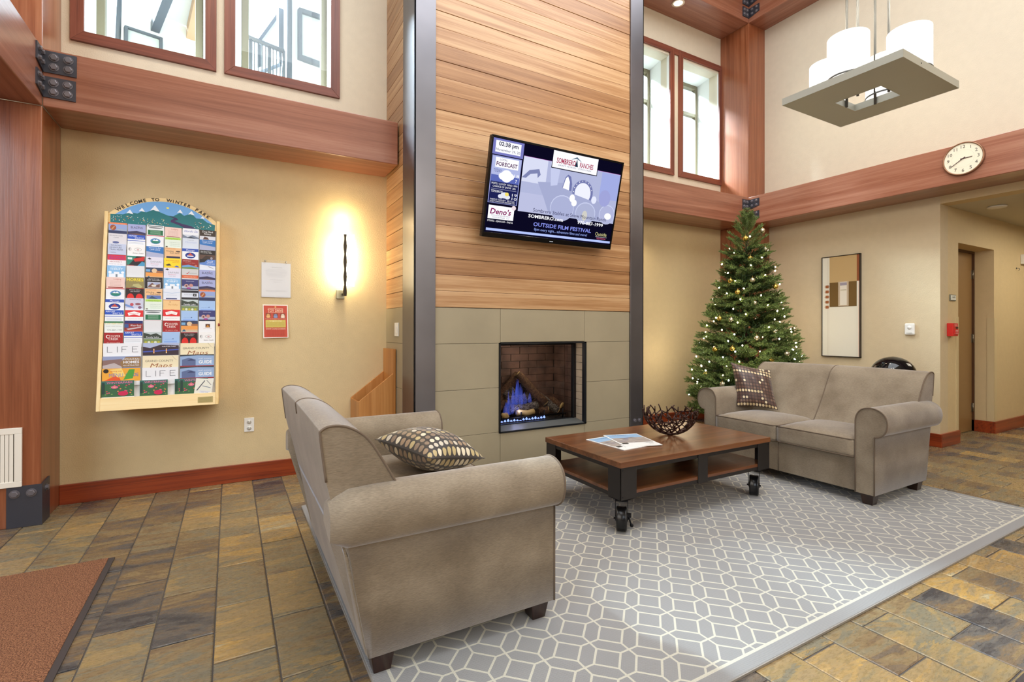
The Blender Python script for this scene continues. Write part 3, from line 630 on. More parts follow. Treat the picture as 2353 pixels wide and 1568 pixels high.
def loveseat(x0,s,label):
    "x0: front plane; s: +1 when the back lies towards +X"
    X=lambda u: x0+s*u
    t=thing('loveseat',(X(.42),WC,.011),label,'loveseat','taupe loveseats facing each other')
    rest=.011
    prof=[(0,.085),(0,.30),(0,.478),(-.03,.487),(-.062,.515),(-.076,.572),(-.062,.63),(-.02,.664),(.035,.672),(.085,.652),(.113,.605),(.117,.55),(.117,.30),(.117,.085)]
    pf=catmull(prof[2:12],4)
    pf=[prof[0],prof[1]]+pf+[prof[12],prof[13]]
    for side in (0,1):
        Y=(lambda a:W0+a) if side==0 else (lambda a:W1-a)
        mb=MB(); us=[0,.02,.3,.6,.74,.82,.865,.885]; rings=[]
        for u in us:
            rg=[]
            for a,z in pf:
                uu=u; zz=z
                if z<.5: uu=min(u,.755+(z-.085)*.18)
                # the roll is pulled in at the rear end
                if u>.8 and z>=.5:
                    k=(u-.8)/.085; ca,cz=.03,.575; f=1-.30*k*k; a2=ca+(a-ca)*f; zz=cz+(z-cz)*f-.012*k; rg.append((X(uu),Y(a2),zz)); continue
                rg.append((X(uu),Y(a),zz))
            rings.append(rg)
        n=len(pf); vs=[p for r_ in rings for p in r_]; fs=[]
        for i in range(len(us)-1):
            for k in range(n): fs.append((i*n+k,i*n+(k+1)%n,(i+1)*n+(k+1)%n,(i+1)*n+k))
        if (s>0)!=(side==0): fs=[f[::-1] for f in fs]
        mb.add(vs,fs,None,True); mb.add(rings[0],[tuple(range(n))],None); mb.add(rings[-1],[tuple(range(n))],None)
        arm=mb.build('arm',FAB,t)
        pl=[(X(-.003),Y(a),z) for a,z in pf]
        MB().tube(pl,.0045,6).build('welt',PIPE,arm)
        e=[(X(u),Y(-.002),.481) for u in (0,.2,.4,.6,.8,.83)]
        MB().tube(e,.0028,5).build('welt',PIPE,arm)
    # back
    bp=[(.50,.44),(.56,.52),(.64,.64),(.70,.745),(.755,.83),(.815,.873),(.87,.884),(.905,.872),(.908,.845),(.89,.70),(.845,.50),(.83,.44)]
    bpf=catmull(bp[:10],5)+[bp[10],bp[11]]
    ys=[W0+.012,W0+.02,W0+.05,2.0,WC-.03,WC,WC+.03,2.75,W1-.05,W1-.02,W1-.012]; n=len(bpf); vs=[];fs=[]
    for yi,y in enumerate(ys):
        edge=min(y-W0,W1-y); sh=.012*max(0,1-((edge-.012)/.05)) if edge<.06 else 0
        tuck=.008 if yi==5 else 0
        for (u,z) in bpf:
            cu,cz=.80,.60; k=1-sh*1.0-tuck; bow=.008*math.sin(math.pi*min(1,max(0,(y-W0)/(W1-W0))))
            vs.append((X(cu+(u-cu)*k),y,cz+(z-cz)*k+(bow if z>.8 else 0)))
    for i in range(len(ys)-1):
        for k in range(n): fs.append((i*n+k,i*n+(k+1)%n,(i+1)*n+(k+1)%n,(i+1)*n+k))
    if s>0: fs=[f[::-1] for f in fs]
    mb=MB().add(vs,fs,None,True); mb.add(vs[:n],[tuple(range(n))],None); mb.add(vs[-n:],[tuple(range(n))],None)
    back=mb.build('back_cushion',FAB,t)
    for y in (W0+.012,WC,W1-.012):
        kk=.99 if y!=WC else .998
        MB().tube([(X(.80+(u-.80)*kk),y,.60+(z-.60)*kk+(.006 if z>.8 and y==WC else 0)) for u,z in bpf[:46 if y!=WC else 42]],.0045,6).build('welt',PIPE,back)
    # outside back panel and base
    MB().hexa([(X(.70),W0+.012,.085),(X(.758),W0+.012,.085),(X(.758),W1-.012,.085),(X(.70),W1-.012,.085),(X(.78),W0+.012,.50),(X(.842),W0+.012,.50),(X(.842),W1-.012,.50),(X(.78),W1-.012,.50)]).build('back_panel',FAB,t,bevel=.008)
    MB().box(min(X(.02),X(.70)),max(X(.02),X(.70)),W0+.115,W1-.115,.085,.318).build('seat_base',FAB,t,bevel=.006)
    for y in (WC,W0+.122): MB().tube([(X(.017),y,.087),(X(.017),y,.316)],.003,5).build('welt',PIPE,t)
    for a,b in ((W0+.119,WC-.001),(WC+.001,W1-.119)):
        vs,fs=rounded_block(min(X(-.02),X(.56)),max(X(-.02),X(.56)),a,b,.320,.447,.022,.03)
        c=MB().add(vs,fs,None,True).build('seat_cushion',FAB,t)
        for zz in (.443,.325):
            MB().tube([(X(.4),a+.004,zz),(X(.0),a+.004,zz),(X(-.016),a+.02,zz),(X(-.016),b-.02,zz),(X(.0),b-.004,zz),(X(.4),b-.004,zz)],.0042,6).build('welt',PIPE,c)
    for u in (.055,.70):
        for y in (W0+.055,W1-.055):
            a,b=.042,.030; cx=X(u)
            MB().hexa([(cx-b,y-b,rest),(cx+b,y-b,rest),(cx+b,y+b,rest),(cx-b,y+b,rest),(cx-a,y-a,.088),(cx+a,y-a,.088),(cx+a,y+a,.088),(cx-a,y+a,.088)]).build('leg',DLEG,t,bevel=.003)
    return t
loveseat(1.164,-1,'taupe loveseat on the left, seen from behind its arm, facing the right one')
loveseat(3.755,1,'taupe loveseat on the right, in front of the christmas tree')
# pillows
def pillow(C,th,mat,label,nm='throw_pillow',n=22):
    "C: corners lower-left, lower-right, upper-right, upper-left"
    C=[Vector(c) for c in C]; nr=(C[1]-C[0]).cross(C[3]-C[0]).normalized(); vs=[];fs=[];uv=[]
    for sd in (1,-1):
        b=len(vs)
        for j in range(n+1):
            for i in range(n+1):
                u,v=i/n,j/n; uu,vv=2*u-1,2*v-1
                pu=.5+uu*.5*(1-.07*(1-vv*vv)*abs(uu)**2); pv=.5+vv*.5*(1-.07*(1-uu*uu)*abs(vv)**2)
                p=(C[0]*(1-pu)+C[1]*pu)*(1-pv)+(C[3]*(1-pu)+C[2]*pu)*pv
                h=(max(0,1-abs(uu)**2.4)**.62)*(max(0,1-abs(vv)**2.4)**.62)
                wr=.004*math.sin(9*uu+4*vv)*h
                vs.append(p+nr*sd*(h*th/2+wr)); uv.append((u,v))
        for j in range(n):
            for i in range(n):
                q=(b+j*(n+1)+i,b+j*(n+1)+i+1,b+(j+1)*(n+1)+i+1,b+(j+1)*(n+1)+i); fs.append(q if sd>0 else q[::-1])
    mb=MB().add(vs,fs,None,True); o=mb.build(nm,mat,label=label,cat='pillow')
    L=o.data.uv_layers.new(name='UVMap')
    for lp in o.data.loops: L.data[lp.index].uv=uv[lp.vertex_index]
    return o
PR=dots_mat('brown_dot_fabric',rgb(58,36,26),13,[rgb(98,66,50),rgb(120,92,74),rgb(84,54,42),rgb(232,214,176),rgb(206,184,140)],.38)
PLm=dots_mat('charcoal_dot_fabric',rgb(44,38,34),12,[rgb(160,134,104),rgb(206,196,176),rgb(140,118,96),rgb(226,214,186),rgb(190,170,120)],.37)
pillow([(4.02,2.92,.505),(4.22,2.66,.49),(4.34,2.81,.827),(4.12,3.06,.893)],.13,PR,'brown square pillow with rows of cream dots on the right loveseat')
pillow([(.80,2.17,.605),(1.16,2.31,.53),(1.03,2.76,.55),(.66,2.62,.625)],.20,PLm,'charcoal pillow with tan and cream dots lying on the left loveseat')
# ================================================================== COFFEE TABLE
tx0,tx1,ty0,ty1,tz=1.962,3.372,2.18,2.965,.430
ct=thing('coffee_table',((tx0+tx1)/2,(ty0+ty1)/2,.011),'low industrial coffee table with stained wood top, steel frame and caster wheels','table')
box(tx0,tx1,ty0,ty1,tz-.034,tz).build('table_top',TOPW,ct,bevel=.003)
box(tx0+.012,tx1-.012,ty0+.012,ty1-.012,.232,.252).build('shelf',SHELFW,ct,bevel=.002)
g0=.006; lz=.203
def ang(cx,cy,sx,sy):
    a=MB().box(min(cx,cx+sx*.125),max(cx,cx+sx*.125),min(cy,cy+sy*.006),max(cy,cy+sy*.006),lz,tz-.034)
    a.box(min(cx,cx+sx*.006),max(cx,cx+sx*.006),min(cy,cy+sy*.11),max(cy,cy+sy*.11),lz,tz-.034)
    a.box(min(cx,cx+sx*.10),max(cx,cx+sx*.10),min(cy,cy+sy*.10),max(cy,cy+sy*.10),lz,lz+.006)
    p=a.build('corner_post',TABM,ct,bevel=.0015)
    for z in (tz-.05,lz+.022):
        for q in (.015,): 
            MB().lathe([(.004,0),(.003,.002),(0,.0025)],(cx+sx*q,cy-sy*.0,z),8,T=Vector((0,-sy,0)).to_track_quat('Z','Y').to_matrix().to_4x4()).build('rivet',BLACKM,p)
for cx,sx in ((tx0+g0,1),(tx1-g0,-1)):
    for cy,sy in ((ty0+g0,1),(ty1-g0,-1)): ang(cx,cy,sx,sy)
for y,sy in ((ty0+g0,1),(ty1-g0,-1)):
    a,b=sorted((y,y+sy*.005)); MB().box(2.625,2.715,a,b,lz+.004,tz-.034).build('middle_post',TABM,ct,bevel=.001)
    for z0,z1 in ((tz-.060,tz-.034),(lz+.006,.232)):
        a,b=sorted((y+sy*.006,y+sy*.028)); MB().box(tx0+.02,tx1-.02,a,b,z0,z1).build('rail',TABM,ct,bevel=.001)
for x,sx in ((tx0+g0,1),(tx1-g0,-1)):
    for z0,z1 in ((tz-.060,tz-.034),(lz+.006,.232)):
        a,b=sorted((x+sx*.006,x+sx*.028)); MB().box(a,b,ty0+.02,ty1-.02,z0,z1).build('rail',TABM,ct,bevel=.001)
def caster(cx,cy,brake):
    v=Vector((cx,cy,0)).normalized(); ax=Vector((v.y,-v.x,0)); wc=Vector((cx,cy,.011+.071))
    T=ax.to_track_quat('Z','Y').to_matrix().to_4x4()
    c=MB().lathe([(.050,-.031),(.064,-.031),(.0700,-.027),(.071,-.020),(.0695,-.0185),(.0695,.0185),(.071,.020),(.0700,.027),(.064,.031),(.050,.031)],wc,28,T=T).build('wheel',RUBBER,ct)
    MB().lathe([(.05,-.0305),(.02,-.032),(.012,-.036),(0,-.036)],wc,16,T=T).lathe([(.05,.0305),(.02,.032),(.012,.036),(0,.036)],wc,16,T=T).build('hub',BLACKM,c)
    f=MB()
    for q in (-1,1):
        o=wc+ax*q*.0355; d=v*.008
        f.prism([o-d-ax*.002-U*.012,o+d-ax*.002-U*.012,o+d*1.2-ax*.002+U*.112,o-d*1.2-ax*.002+U*.112],ax*.004)
    a=wc+U*.108; f.prism([a-ax*.034-v*.03,a+ax*.034-v*.03,a+ax*.034+v*.03,a-ax*.034+v*.03],(0,0,.006)); f.tube([wc-ax*.046,wc+ax*.046],.006,8)
    f.build('fork',BLACKM,ct)
    if brake:
        b0=wc+ax*.042; MB().box(-.012,.012,-.010,.010,-.012,.012,T=Matrix.Translation(b0+U*.022)@T).tube([b0+U*.01,b0-U*.01+ax*.006,b0-U*.028+ax*.012],.005,6).lathe([(0,-.002),(.011,-.001),(.011,.001),(0,.002)],b0-U*.036+ax*.016,12,T=v.to_track_quat('Z','Y').to_matrix().to_4x4()).build('brake_lever',BLACKM,ct)
for cx,cy,bk in ((2.02,2.235,True),(3.285,2.25,False),(2.03,2.90,False),(3.30,2.90,True)): caster(cx,cy,bk)
# magazines
def magazine(c,ang_,w_,h_,z,label):
    T=Matrix.Translation((c[0],c[1],z))@Matrix.Rotation(ang_,4,'Z'); u=(T.to_3x3()@Vector((1,0,0))); v=(T.to_3x3()@Vector((0,1,0)))
    mb=MB(); mb.box(-w_/2,w_/2,-h_/2,h_/2,0,.0035,ink(240,240,236),T)
    o=T@Vector((-w_/2,-h_/2,.0037)); p=Print(mb,o,u,v,w_,h_,.0002)
    p.r(.04,.30,.96,.96,ink(150,186,220)); p.r(.04,.28,.96,.68,ink(172,160,152))
    r_=random.Random(int(c[0]*100))
    for i in range(26):
        y=r_.uniform(.30,.68); x=r_.uniform(.05,.6); p.poly([(x,y),(x+r_.uniform(.12,.34),y+r_.uniform(-.02,.02)),(x+r_.uniform(.1,.3),y+.025)],ink(*r_.choice([(206,196,182),(120,112,120),(150,150,172),(226,220,208),(96,92,104)])))
    p.t('COLORADO',.40,.86,.05,ink(70,110,150),.4); p.r(.06,.19,.22,.26,ink(60,56,54)); p.t('Winter',.80,.20,.04,ink(60,60,64),.2); p.t('Guide',.80,.12,.03,ink(90,90,94),.12)
    return mb.build('magazine',None,label=label,cat='magazine',group='magazines on the coffee table',loc=(c[0],c[1],z))
def quadmid(px):
    P=[]
    for a,b in px:
        d=F2*FP+R2*(a-CX)-U3*(b-CY); t=(tz-1.2)/d.z; P.append(Vector((0,0,1.2))+d*t)
    return P
qa=quadmid([(1344,1011),(1438,1037),(1455,1033),(1411,998)]); qb=quadmid([(1376,1003),(1448,1032),(1533,1027),(1454,996)])
cb=(qb[0]+qb[1]+qb[2]+qb[3])/4; vb=(qb[3]-qb[2]); 
aB=math.atan2((qb[2]-qb[1]).y,(qb[2]-qb[1]).x); wB=(qb[2]-qb[1]).length; hB=(qb[0]-qb[1]).length
ea=(qa[0]-qa[1]); aA=math.atan2(ea.y,ea.x)-math.pi/2
w_,h_=min(wB,.27),min(hB,.36)
ca=qa[1]+ea/2+Vector((math.cos(aA),math.sin(aA),0))*w_/2
magazine((ca.x,ca.y),aA,w_,h_,tz+.0005,'lower magazine with a snowy cover, mostly covered by the other, on the coffee table')
magazine((cb.x,cb.y),aB,w_,h_,tz+.0045,'upper magazine with a snowy mountain cover on the coffee table')
# bowl of branches
def bowl():
    C=Vector((2.80,2.585,tz)); r_=random.Random(11); mb=MB(); Rr=.193; Hh=.165
    def S(a,t): # t 0..1 bottom to rim
        ph=t*1.42; rad=Rr*math.sin(ph)/math.sin(1.42); z=Hh*(1-math.cos(ph))/(1-math.cos(1.42)); return C+Vector((rad*math.cos(a),rad*math.sin(a),z+.006))
    rings=[]
    cnt=[6,10,15,19,22,24,25]; ts=[.14,.27,.41,.54,.67,.80,.92]
    for t,n in zip(ts,cnt):
        off=r_.random()*6; rings.append([(off+2*math.pi*(k+r_.uniform(-.28,.28))/n,t+r_.uniform(-.05,.05)) for k in range(n)])
    def ad(a,b): d=(a-b+math.pi)%(2*math.pi)-math.pi; return abs(d)
    def link(p,q,r0=.0048):
        a0,t0=p;a1,t1=q; d=(a1-a0+math.pi)%(2*math.pi)-math.pi; m_=(a0+d*.5+r_.uniform(-.04,.04),(t0+t1)/2+r_.uniform(-.015,.015))
        mb.tube([S(a0,t0),S(*m_),S(a0+d,t1)],[r0,r0*.85,r0*.95],6)
    for i,rg in enumerate(rings):
        for j,p in enumerate(rg):
            if i+1<len(rings):
                nb=sorted(rings[i+1],key=lambda q:ad(q[0],p[0]))[:2 if r_.random()<.8 else 1]
                for q in nb: link(p,q)
            if i>0:
                nb=sorted(rings[i-1],key=lambda q:ad(q[0],p[0]))[0]; link(nb,p)
            if r_.random()<.45:
                q=rg[(j+1)%len(rg)]; link(p,q,.004)
    for p in rings[0]: link((p[0],.02),p,.006)
    mb.tube([S(a*math.pi/6,.07) for a in range(12)],.006,6,closed=True)
    for p in rings[-1]:
        for s in ((r_.uniform(-.12,.12),),(r_.uniform(-.3,.3),)):
            a=p[0]+s[0]; b=S(*p); e=S(a,1.0)+Vector((0,0,r_.uniform(.0,.03))); mb.tube([b,b.lerp(e,.5)+Vector((0,0,.004)),e],[.0048,.0042,.0045],6)
    mb.build('branch_bowl',BRONZE,label='open bronze bowl woven from metal twigs on the coffee table',cat='bowl',loc=(C.x,C.y,tz))
bowl()
# ================================================================== TELEVISION
def tv():
    c=Vector((2.408,3.466,2.3175)); t=.239; w_,h_=1.328,.776
    u=Vector((1,0,0)); v=Vector((0,-math.sin(t),math.cos(t))); n=Vector((0,-math.cos(t),-math.sin(t)))
    tvo=thing('television',(c.x,YF,c.z),'flat screen television tilted forward above the fireplace','television')
    T=Matrix((u,v,n)).transposed().to_4x4(); T.translation=c
    GB=plain('gloss_black',rgb(10,10,12),.12)
    mb=MB(); mb.box(-w_/2,w_/2,-h_/2,h_/2,-.045,-.004,None,T); mb.build('housing',GB,tvo,bevel=.006)
    b=.016; bb=.04
    f=MB(); f.box(-w_/2,w_/2,h_/2-b,h_/2,-.004,.004,None,T); f.box(-w_/2,w_/2,-h_/2,-h_/2+bb,-.004,.004,None,T)
    f.box(-w_/2,-w_/2+b,-h_/2+bb,h_/2-b,-.004,.004,None,T); f.box(w_/2-b,w_/2,-h_/2+bb,h_/2-b,-.004,.004,None,T)
    bz=f.build('bezel',GB,tvo,bevel=.001)
    MB().box(-.018,.018,-h_/2+.014,-h_/2+.020,.0042,.0048,None,T).build('badge',lum(210,214,220,.8),bz)
    sw,sh=w_-2*b,h_-b-bb; o=T@Vector((-sw/2,-h_/2+bb,-.0035)); s=MB(); p=Print(s,o,u,v,sw,sh,.0004)
    BK=lum(12,10,34,.9); WH=lum(250,250,255,1.0)
    p.r(0,0,1,1,BK)
    # left column
    p.r(.0,.83,.215,.995,lum(120,122,190)); p.r(.02,.855,.195,.975,WH); p.t('*02:38 pm',.108,.925,.042,lum(44,44,70),.135); p.t('November 29, 20',.108,.872,.026,lum(60,60,90),.165)
    p.r(.005,.32,.21,.82,lum(150,156,210)); p.r(.01,.325,.205,.81,lum(30,34,84)); p.r(.01,.60,.205,.81,lum(176,184,226)); p.r(.01,.55,.205,.62,lum(90,104,180))
    p.r(.03,.70,.19,.805,WH); p.t('LOCAL',.085,.775,.02,lum(90,80,110),.05); p.t('*FORECAST',.11,.718,.042,lum(88,40,88),.145)
    p.t('TODAY',.05,.65,.035,lum(70,80,140),.055)
    for a,bq,r_ in ((.09,.615,.03),(.115,.64,.035),(.14,.62,.028),(.115,.60,.035)): p.d(a,bq,r_,r_*1.3,WH)
    p.t('18',.185,.62,.035,WH,.035); p.t('7',.185,.565,.035,WH); 
    p.t('MOSTLY CLOUDY  WIND 5 MPH',.108,.52,.02,WH,.18); p.t('CHANCE OF SNOW  30%',.108,.49,.02,WH,.16); p.r(.02,.472,.195,.475,lum(190,190,220))
    p.t('TOMORROW',.06,.435,.026,WH,.08); p.t('19',.185,.415,.032,WH,.035); p.t('10',.185,.375,.032,WH,.035)
    for a,bq,r_ in ((.09,.40,.02),(.115,.415,.028),(.135,.40,.02)): p.d(a,bq,r_,r_*1.2,lum(226,228,240))
    p.d(.13,.43,.014,.02,lum(240,220,110)); p.t('PARTLY CLOUDY   80 5 mph',.105,.352,.016,WH,.17); p.t('SLIGHT CHANCE OF SHOWERS 10%',.105,.332,.014,WH,.175)
    p.r(.015,.15,.195,.295,WH); p.t("*Deno's",.10,.205,.06,lum(130,20,90),.145,slant=.2); p.t('MOUNTAIN BISTRO',.105,.182,.014,lum(120,110,130),.13); p.t('WINTER PARK  CO',.105,.162,.013,lum(120,110,130),.12); p.d(.19,.29,.016,.026,lum(236,220,226)); 
    p.t('STEAKS - SEAFOOD - PASTA',.105,.118,.02,WH,.18)
    # picture
    p.r(.22,.27,1,.87,lum(176,182,216,1.0)); p.r(.22,.60,.40,.87,lum(214,218,240)); p.r(.22,.27,.45,.48,lum(186,190,222)); p.poly([(.34,.62),(.55,.66),(.98,.44),(.98,.30),(.45,.29),(.40,.45)],lum(164,170,206))
    p.poly([(.42,.86),(.50,.86),(.49,.62),(.44,.60)],lum(196,202,234)); p.r(.84,.55,1,.86,lum(160,170,224)); p.poly([(.22,.64),(.27,.73),(.34,.76),(.355,.70),(.335,.66),(.33,.71),(.28,.69),(.25,.64)],lum(126,132,176))
    p.poly([(.53,.60),(.545,.72),(.565,.76),(.59,.74),(.605,.66),(.605,.58),(.59,.58),(.585,.66),(.57,.71),(.57,.60)],lum(112,118,170)); p.poly([(.535,.60),(.55,.71),(.565,.74),(.585,.68),(.585,.585)],WH)
    p.d(.70,.58,.085,.15,lum(116,122,172),24); p.d(.70,.575,.066,.122,lum(236,238,252),24); p.poly([(.60,.56),(.80,.50),(.80,.38),(.60,.42)],lum(164,170,206))
    for a in range(9): p.d(.70+.076*math.cos(R(20+a*20)),.58+.137*math.sin(R(20+a*20)),.004,.006,WH,6)
    for a,bq,r1,r2,cc in ((.55,.37,.095,.15,lum(198,204,234)),(.55,.365,.090,.143,lum(170,176,212)),(.745,.35,.085,.13,lum(198,204,234)),(.745,.345,.080,.123,lum(172,178,210)),(.93,.37,.07,.12,lum(198,204,234)),(.93,.365,.065,.113,lum(176,180,216)),(.62,.50,.022,.045,WH),(.64,.45,.022,.04,WH),(.80,.52,.022,.045,lum(226,230,248)),(.94,.35,.03,.04,WH),(.89,.56,.05,.10,lum(158,162,214)),(.74,.32,.022,.06,lum(206,204,196))): p.d(a,bq,r1,r2,cc,20)
    p.r(.22,.868,1,.871,lum(190,100,200))
    p.r(.425,.80,.795,1.0,BK); p.r(.43,.81,.79,.995,WH); p.t('*SOMBRERO',.535,.865,.06,lum(170,60,90),.15); p.t('*RANCHES',.70,.865,.055,lum(170,60,90),.11)
    p.poly([(.57,.93),(.615,.97),(.66,.92),(.615,.95)],lum(90,110,130)); p.poly([(.605,.86),(.63,.86),(.617,.95)],lum(30,50,70)); p.t('DRAFT HORSES - ESTES PARK',.61,.835,.018,lum(120,124,140),.27)
    p.t('Sombrero Stables at Snow Mountain Ranch',.63,.285,.042,lum(50,50,90),.60); p.t('*SOMBRERO.com',.435,.215,.038,WH,.27); p.t('*970-887-1999',.80,.215,.038,WH,.22)
    p.t('*OUTSIDE FILM FESTIVAL',.58,.125,.045,lum(130,140,226),.47); p.t('8pm every night... adventure films and more!',.57,.075,.032,lum(150,170,240),.43); p.t('Outside',.905,.10,.045,lum(216,210,150),.10); p.r(.86,.085,.96,.088,WH); p.t('TELEVISION',.91,.058,.018,lum(220,100,140),.08)
    p.r(.01,.02,.995,.047,lum(180,196,250))
    s.build('screen',None,tvo)
    MB().box(-.25,.25,-.18,.18,-.055,-.045,None,T).box(c.x-.05-c.x,.05,-.1,.1,-.12,-.055,None,T).build('mount',BLACKM,tvo)
    MB().box(c.x-.22,c.x+.22,YF-.04,YF+.0,c.z-.15,c.z+.15).build('wall_bracket',BLACKM,tvo)
    # cast light of the screen is emitted by the picture itself
tv()
# ================================================================== FIREPLACE
fpz=thing('gas_fireplace',((fx0+fx1)/2,YF,fz0),'gas fireplace insert with black steel frame set in grey stone tiles','fireplace')
DK=plain('firebox_dark',rgb(34,30,28),.6); FRM=plain('fireplace_frame_black',rgb(36,38,42),.35,.5)
yg=3.83; yb=4.20
q=.012
MB().box(fx0,fx0+q,YF-.006,YF+.03,fz0,fz1).box(fx1-q*2,fx1,YF-.006,YF+.03,fz0,fz1).box(fx0,fx1,YF-.006,YF+.03,fz1-q,fz1).box(fx0,fx1,YF-.006,YF+.03,fz0,fz0+q).build('frame',FRM,fpz,bevel=.001)
MB().hexa([(fx0+q,YF+.0,fz0+.004),(fx1-q,YF+.0,fz0+.004),(fx1-q,yg,fz0+.012),(fx0+q,yg,fz0+.012),(fx0+q,YF,fz0+.014),(fx1-q,YF,fz0+.014),(fx1-q,yg,fz0+.036),(fx0+q,yg,fz0+.036)]).build('sill',plain('sill_grey_metal',rgb(104,106,104),.45,.3),fpz)
BR=plain('firebrick_dark',rgb(96,70,58),.8,bump=.3,bscale=60,var=.5); BRL=plain('firebrick_pale',rgb(176,156,130),.8,bump=.3,bscale=60,var=.15)
MB().box(fx0-.01,fx1+.01,yb,yb+.02,fz0,fz1+.02).box(fx0-.012,fx0+.002,YF+.03,yb,fz0,fz1+.02).box(fx1+.0,fx1+.012,YF+.03,yb,fz0,fz1+.02).box(fx0,fx1,YF+.03,yb,fz1,fz1+.02).box(fx0,fx1,YF+.03,yb,fz0-.012,fz0+.0).build('firebox_shell',DK,fpz)
z=fz0+.01;k=0
while z<fz1-.02:
    x=fx0-(.1 if k%2 else 0)
    while x<fx1-.01:
        a,b=max(x,fx0+.002)+.003,min(x+.2,fx1-.002)-.003
        if b-a>.02: box(a,b,yb-.012,yb,z,min(z+.066,fz1-.002)).build('brick',BR,fpz,bevel=.002)
        x+=.2
    for xx,m_ in ((fx0+.002,BR),(fx1-.014,BRL)):
        for ya_,yb_ in ((YF+.032,yg-.012),(yg+.02,4.0),(4.003,yb-.014)):
            box(xx,xx+.012,ya_+.001,yb_-.001,z,min(z+.066,fz1-.002)).build('brick',m_ if ya_<yg else BR,fpz)
    z+=.0695;k+=1
MB().box(fx1-.05,fx1-.03,yg-.01,yg+.016,fz0+.036,fz1-.01).box(fx0+.014,fx0+.03,yg-.01,yg+.016,fz0+.036,fz1-.01).box(fx0+.03,fx1-.05,yg-.01,yg+.016,fz1-.03,fz1-.01).box(fx0+.014,fx1-.03,yg-.01,yg+.016,fz0+.030,fz0+.042).build('glass_frame',FRM,fpz)
box(fx0+.03,fx1-.05,yg,yg+.004,fz0+.042,fz1-.03).build('glass_pane',FGLASS,fpz)
# grate, burner, embers
gr=thing('burner_grate',(2.4,4.0,fz0+.0),'black burner grate with ember tray inside the fireplace','grate')
MB().box(2.02,2.80,3.88,4.12,fz0+.002,fz0+.05).build('burner_tray',DK,gr,bevel=.004)
MB().tube([(2.02,3.875,.40),(2.80,3.875,.40)],.009,6).build('grate_bar',BLACKM,gr)
for x in (2.08,2.30,2.55,2.76): MB().tube([(x,3.875,.335),(x,3.872,.40),(x,3.868,.45)],.007,6).build('grate_bar',BLACKM,gr)
em=MB(); r_=random.Random(3)
for i in range(420):
    x,y=r_.uniform(2.0,2.83),r_.uniform(3.85,4.02); s_=r_.uniform(.004,.009); zz=fz0+.004+(.048 if y>3.88 and 2.02<x<2.8 else 0)
    em.lathe([(0,-s_*.6),(s_,0),(0,s_*.7)],(x,y,zz+s_*.4),5,smooth=False)
o=em.build('embers',plain('ember_stone',rgb(84,72,58),.9,var=.4,bscale=400),gr); o['kind']='stuff'
def barkmat(name,c1,c2):
    m,nt,b=newmat(name); L=nt.links; g=N(nt,'ShaderNodeNewGeometry'); mp=N(nt,'ShaderNodeMapping',ins={'Scale':(60,60,110)}); L.new(g.outputs['Position'],mp.inputs[0]); v0_=N(nt,'ShaderNodeTexNoise',ins={'Scale':1.0,'Detail':5,'Roughness':.65,'Distortion':1.5}); L.new(mp.outputs[0],v0_.inputs['Vector']); v=N(nt,'ShaderNodeMapRange',ins={1:.35,2:.65,3:1.0,4:0.0}); L.new(v0_.outputs[0],v.inputs[0])
    cr=N(nt,'ShaderNodeValToRGB'); e=cr.color_ramp.elements; e[0].color=c1; e[0].position=.2; e[1].color=c2; e[1].position=.6; L.new(v.outputs[0],cr.inputs[0]); L.new(cr.outputs[0],b.inputs['Base Color'])
    bm=N(nt,'ShaderNodeBump',ins={'Strength':.8,'Distance':.008}); L.new(v.outputs[0],bm.inputs['Height']); L.new(bm.outputs[0],b.inputs['Normal']); b.inputs['Roughness'].default_value=.9; return m
BK1=barkmat('log_bark_brown',rgb(140,104,70),rgb(86,58,38)); BK2=barkmat('log_bark_charred',rgb(168,158,146),rgb(60,50,44)); CUT=plain('log_cut_end',rgb(208,178,118),.8,var=.1,bscale=80)
def log(p0,p1,r,mat,label):
    p0,p1=Vector(p0),Vector(p1); r_=random.Random(int(p0.x*1000)); pts=[p0.lerp(p1,i/6)+Vector((0,0,.006*math.sin(i*1.3))) for i in range(7)]
    o=MB().tube(pts,[r*r_.uniform(.92,1.08) for _ in pts],10)
    for i,v_ in enumerate(o.v):
        k=1+.0; o.v[i]=v_
    lg=o.build('ceramic_log',mat,label=label,cat='log',group='ceramic logs in the fireplace')
    d=(p1-p0).normalized()
    for e,s in ((p0,-1),(p1,1)): MB().tube([e,e+d*s*.003],r*.86,10).build('cut_end',CUT,lg)
log((2.06,4.08,.47),(2.40,4.10,.76),.042,BK1,'long brown ceramic log leaning up to the right at the back left')
log((2.36,4.04,.78),(2.60,3.93,.50),.040,BK1,'ceramic log leaning down to the right with a pale cut end')
log((2.45,4.12,.70),(2.58,4.12,.52),.036,BK2,'short grey ceramic log behind the leaning ones')
log((2.02,4.02,.46),(2.22,4.10,.56),.050,BK1,'thick brown ceramic log low at the left wall')
log((2.01,3.93,.43),(2.20,4.02,.52),.034,BK1,'split ceramic log at the far left front')
log((2.24,4.07,.57),(2.33,4.04,.62),.050,BK2,'charred ceramic log end standing in the middle flames')
log((2.22,4.00,.53),(2.46,4.02,.55),.048,BK2,'charred checkered ceramic log in the centre')
log((2.18,3.95,.47),(2.52,3.95,.48),.038,BK2,'charred ceramic log lying across the centre')
log((2.56,3.98,.56),(2.74,3.93,.42),.042,BK2,'charred ceramic log sloping down at the right')
log((2.72,4.03,.50),(2.78,3.92,.46),.048,BK1,'short thick ceramic log at the right end')
log((2.55,3.95,.43),(2.62,3.90,.44),.036,BK1,'small brown ceramic log front right of centre')
log((2.27,3.90,.436),(2.45,3.895,.436),.026,CUT,'pale split ceramic log behind the grate bar')
log((2.12,3.90,.42),(2.17,3.89,.43),.026,CUT,'small pale ceramic log stub at the left of the grate')
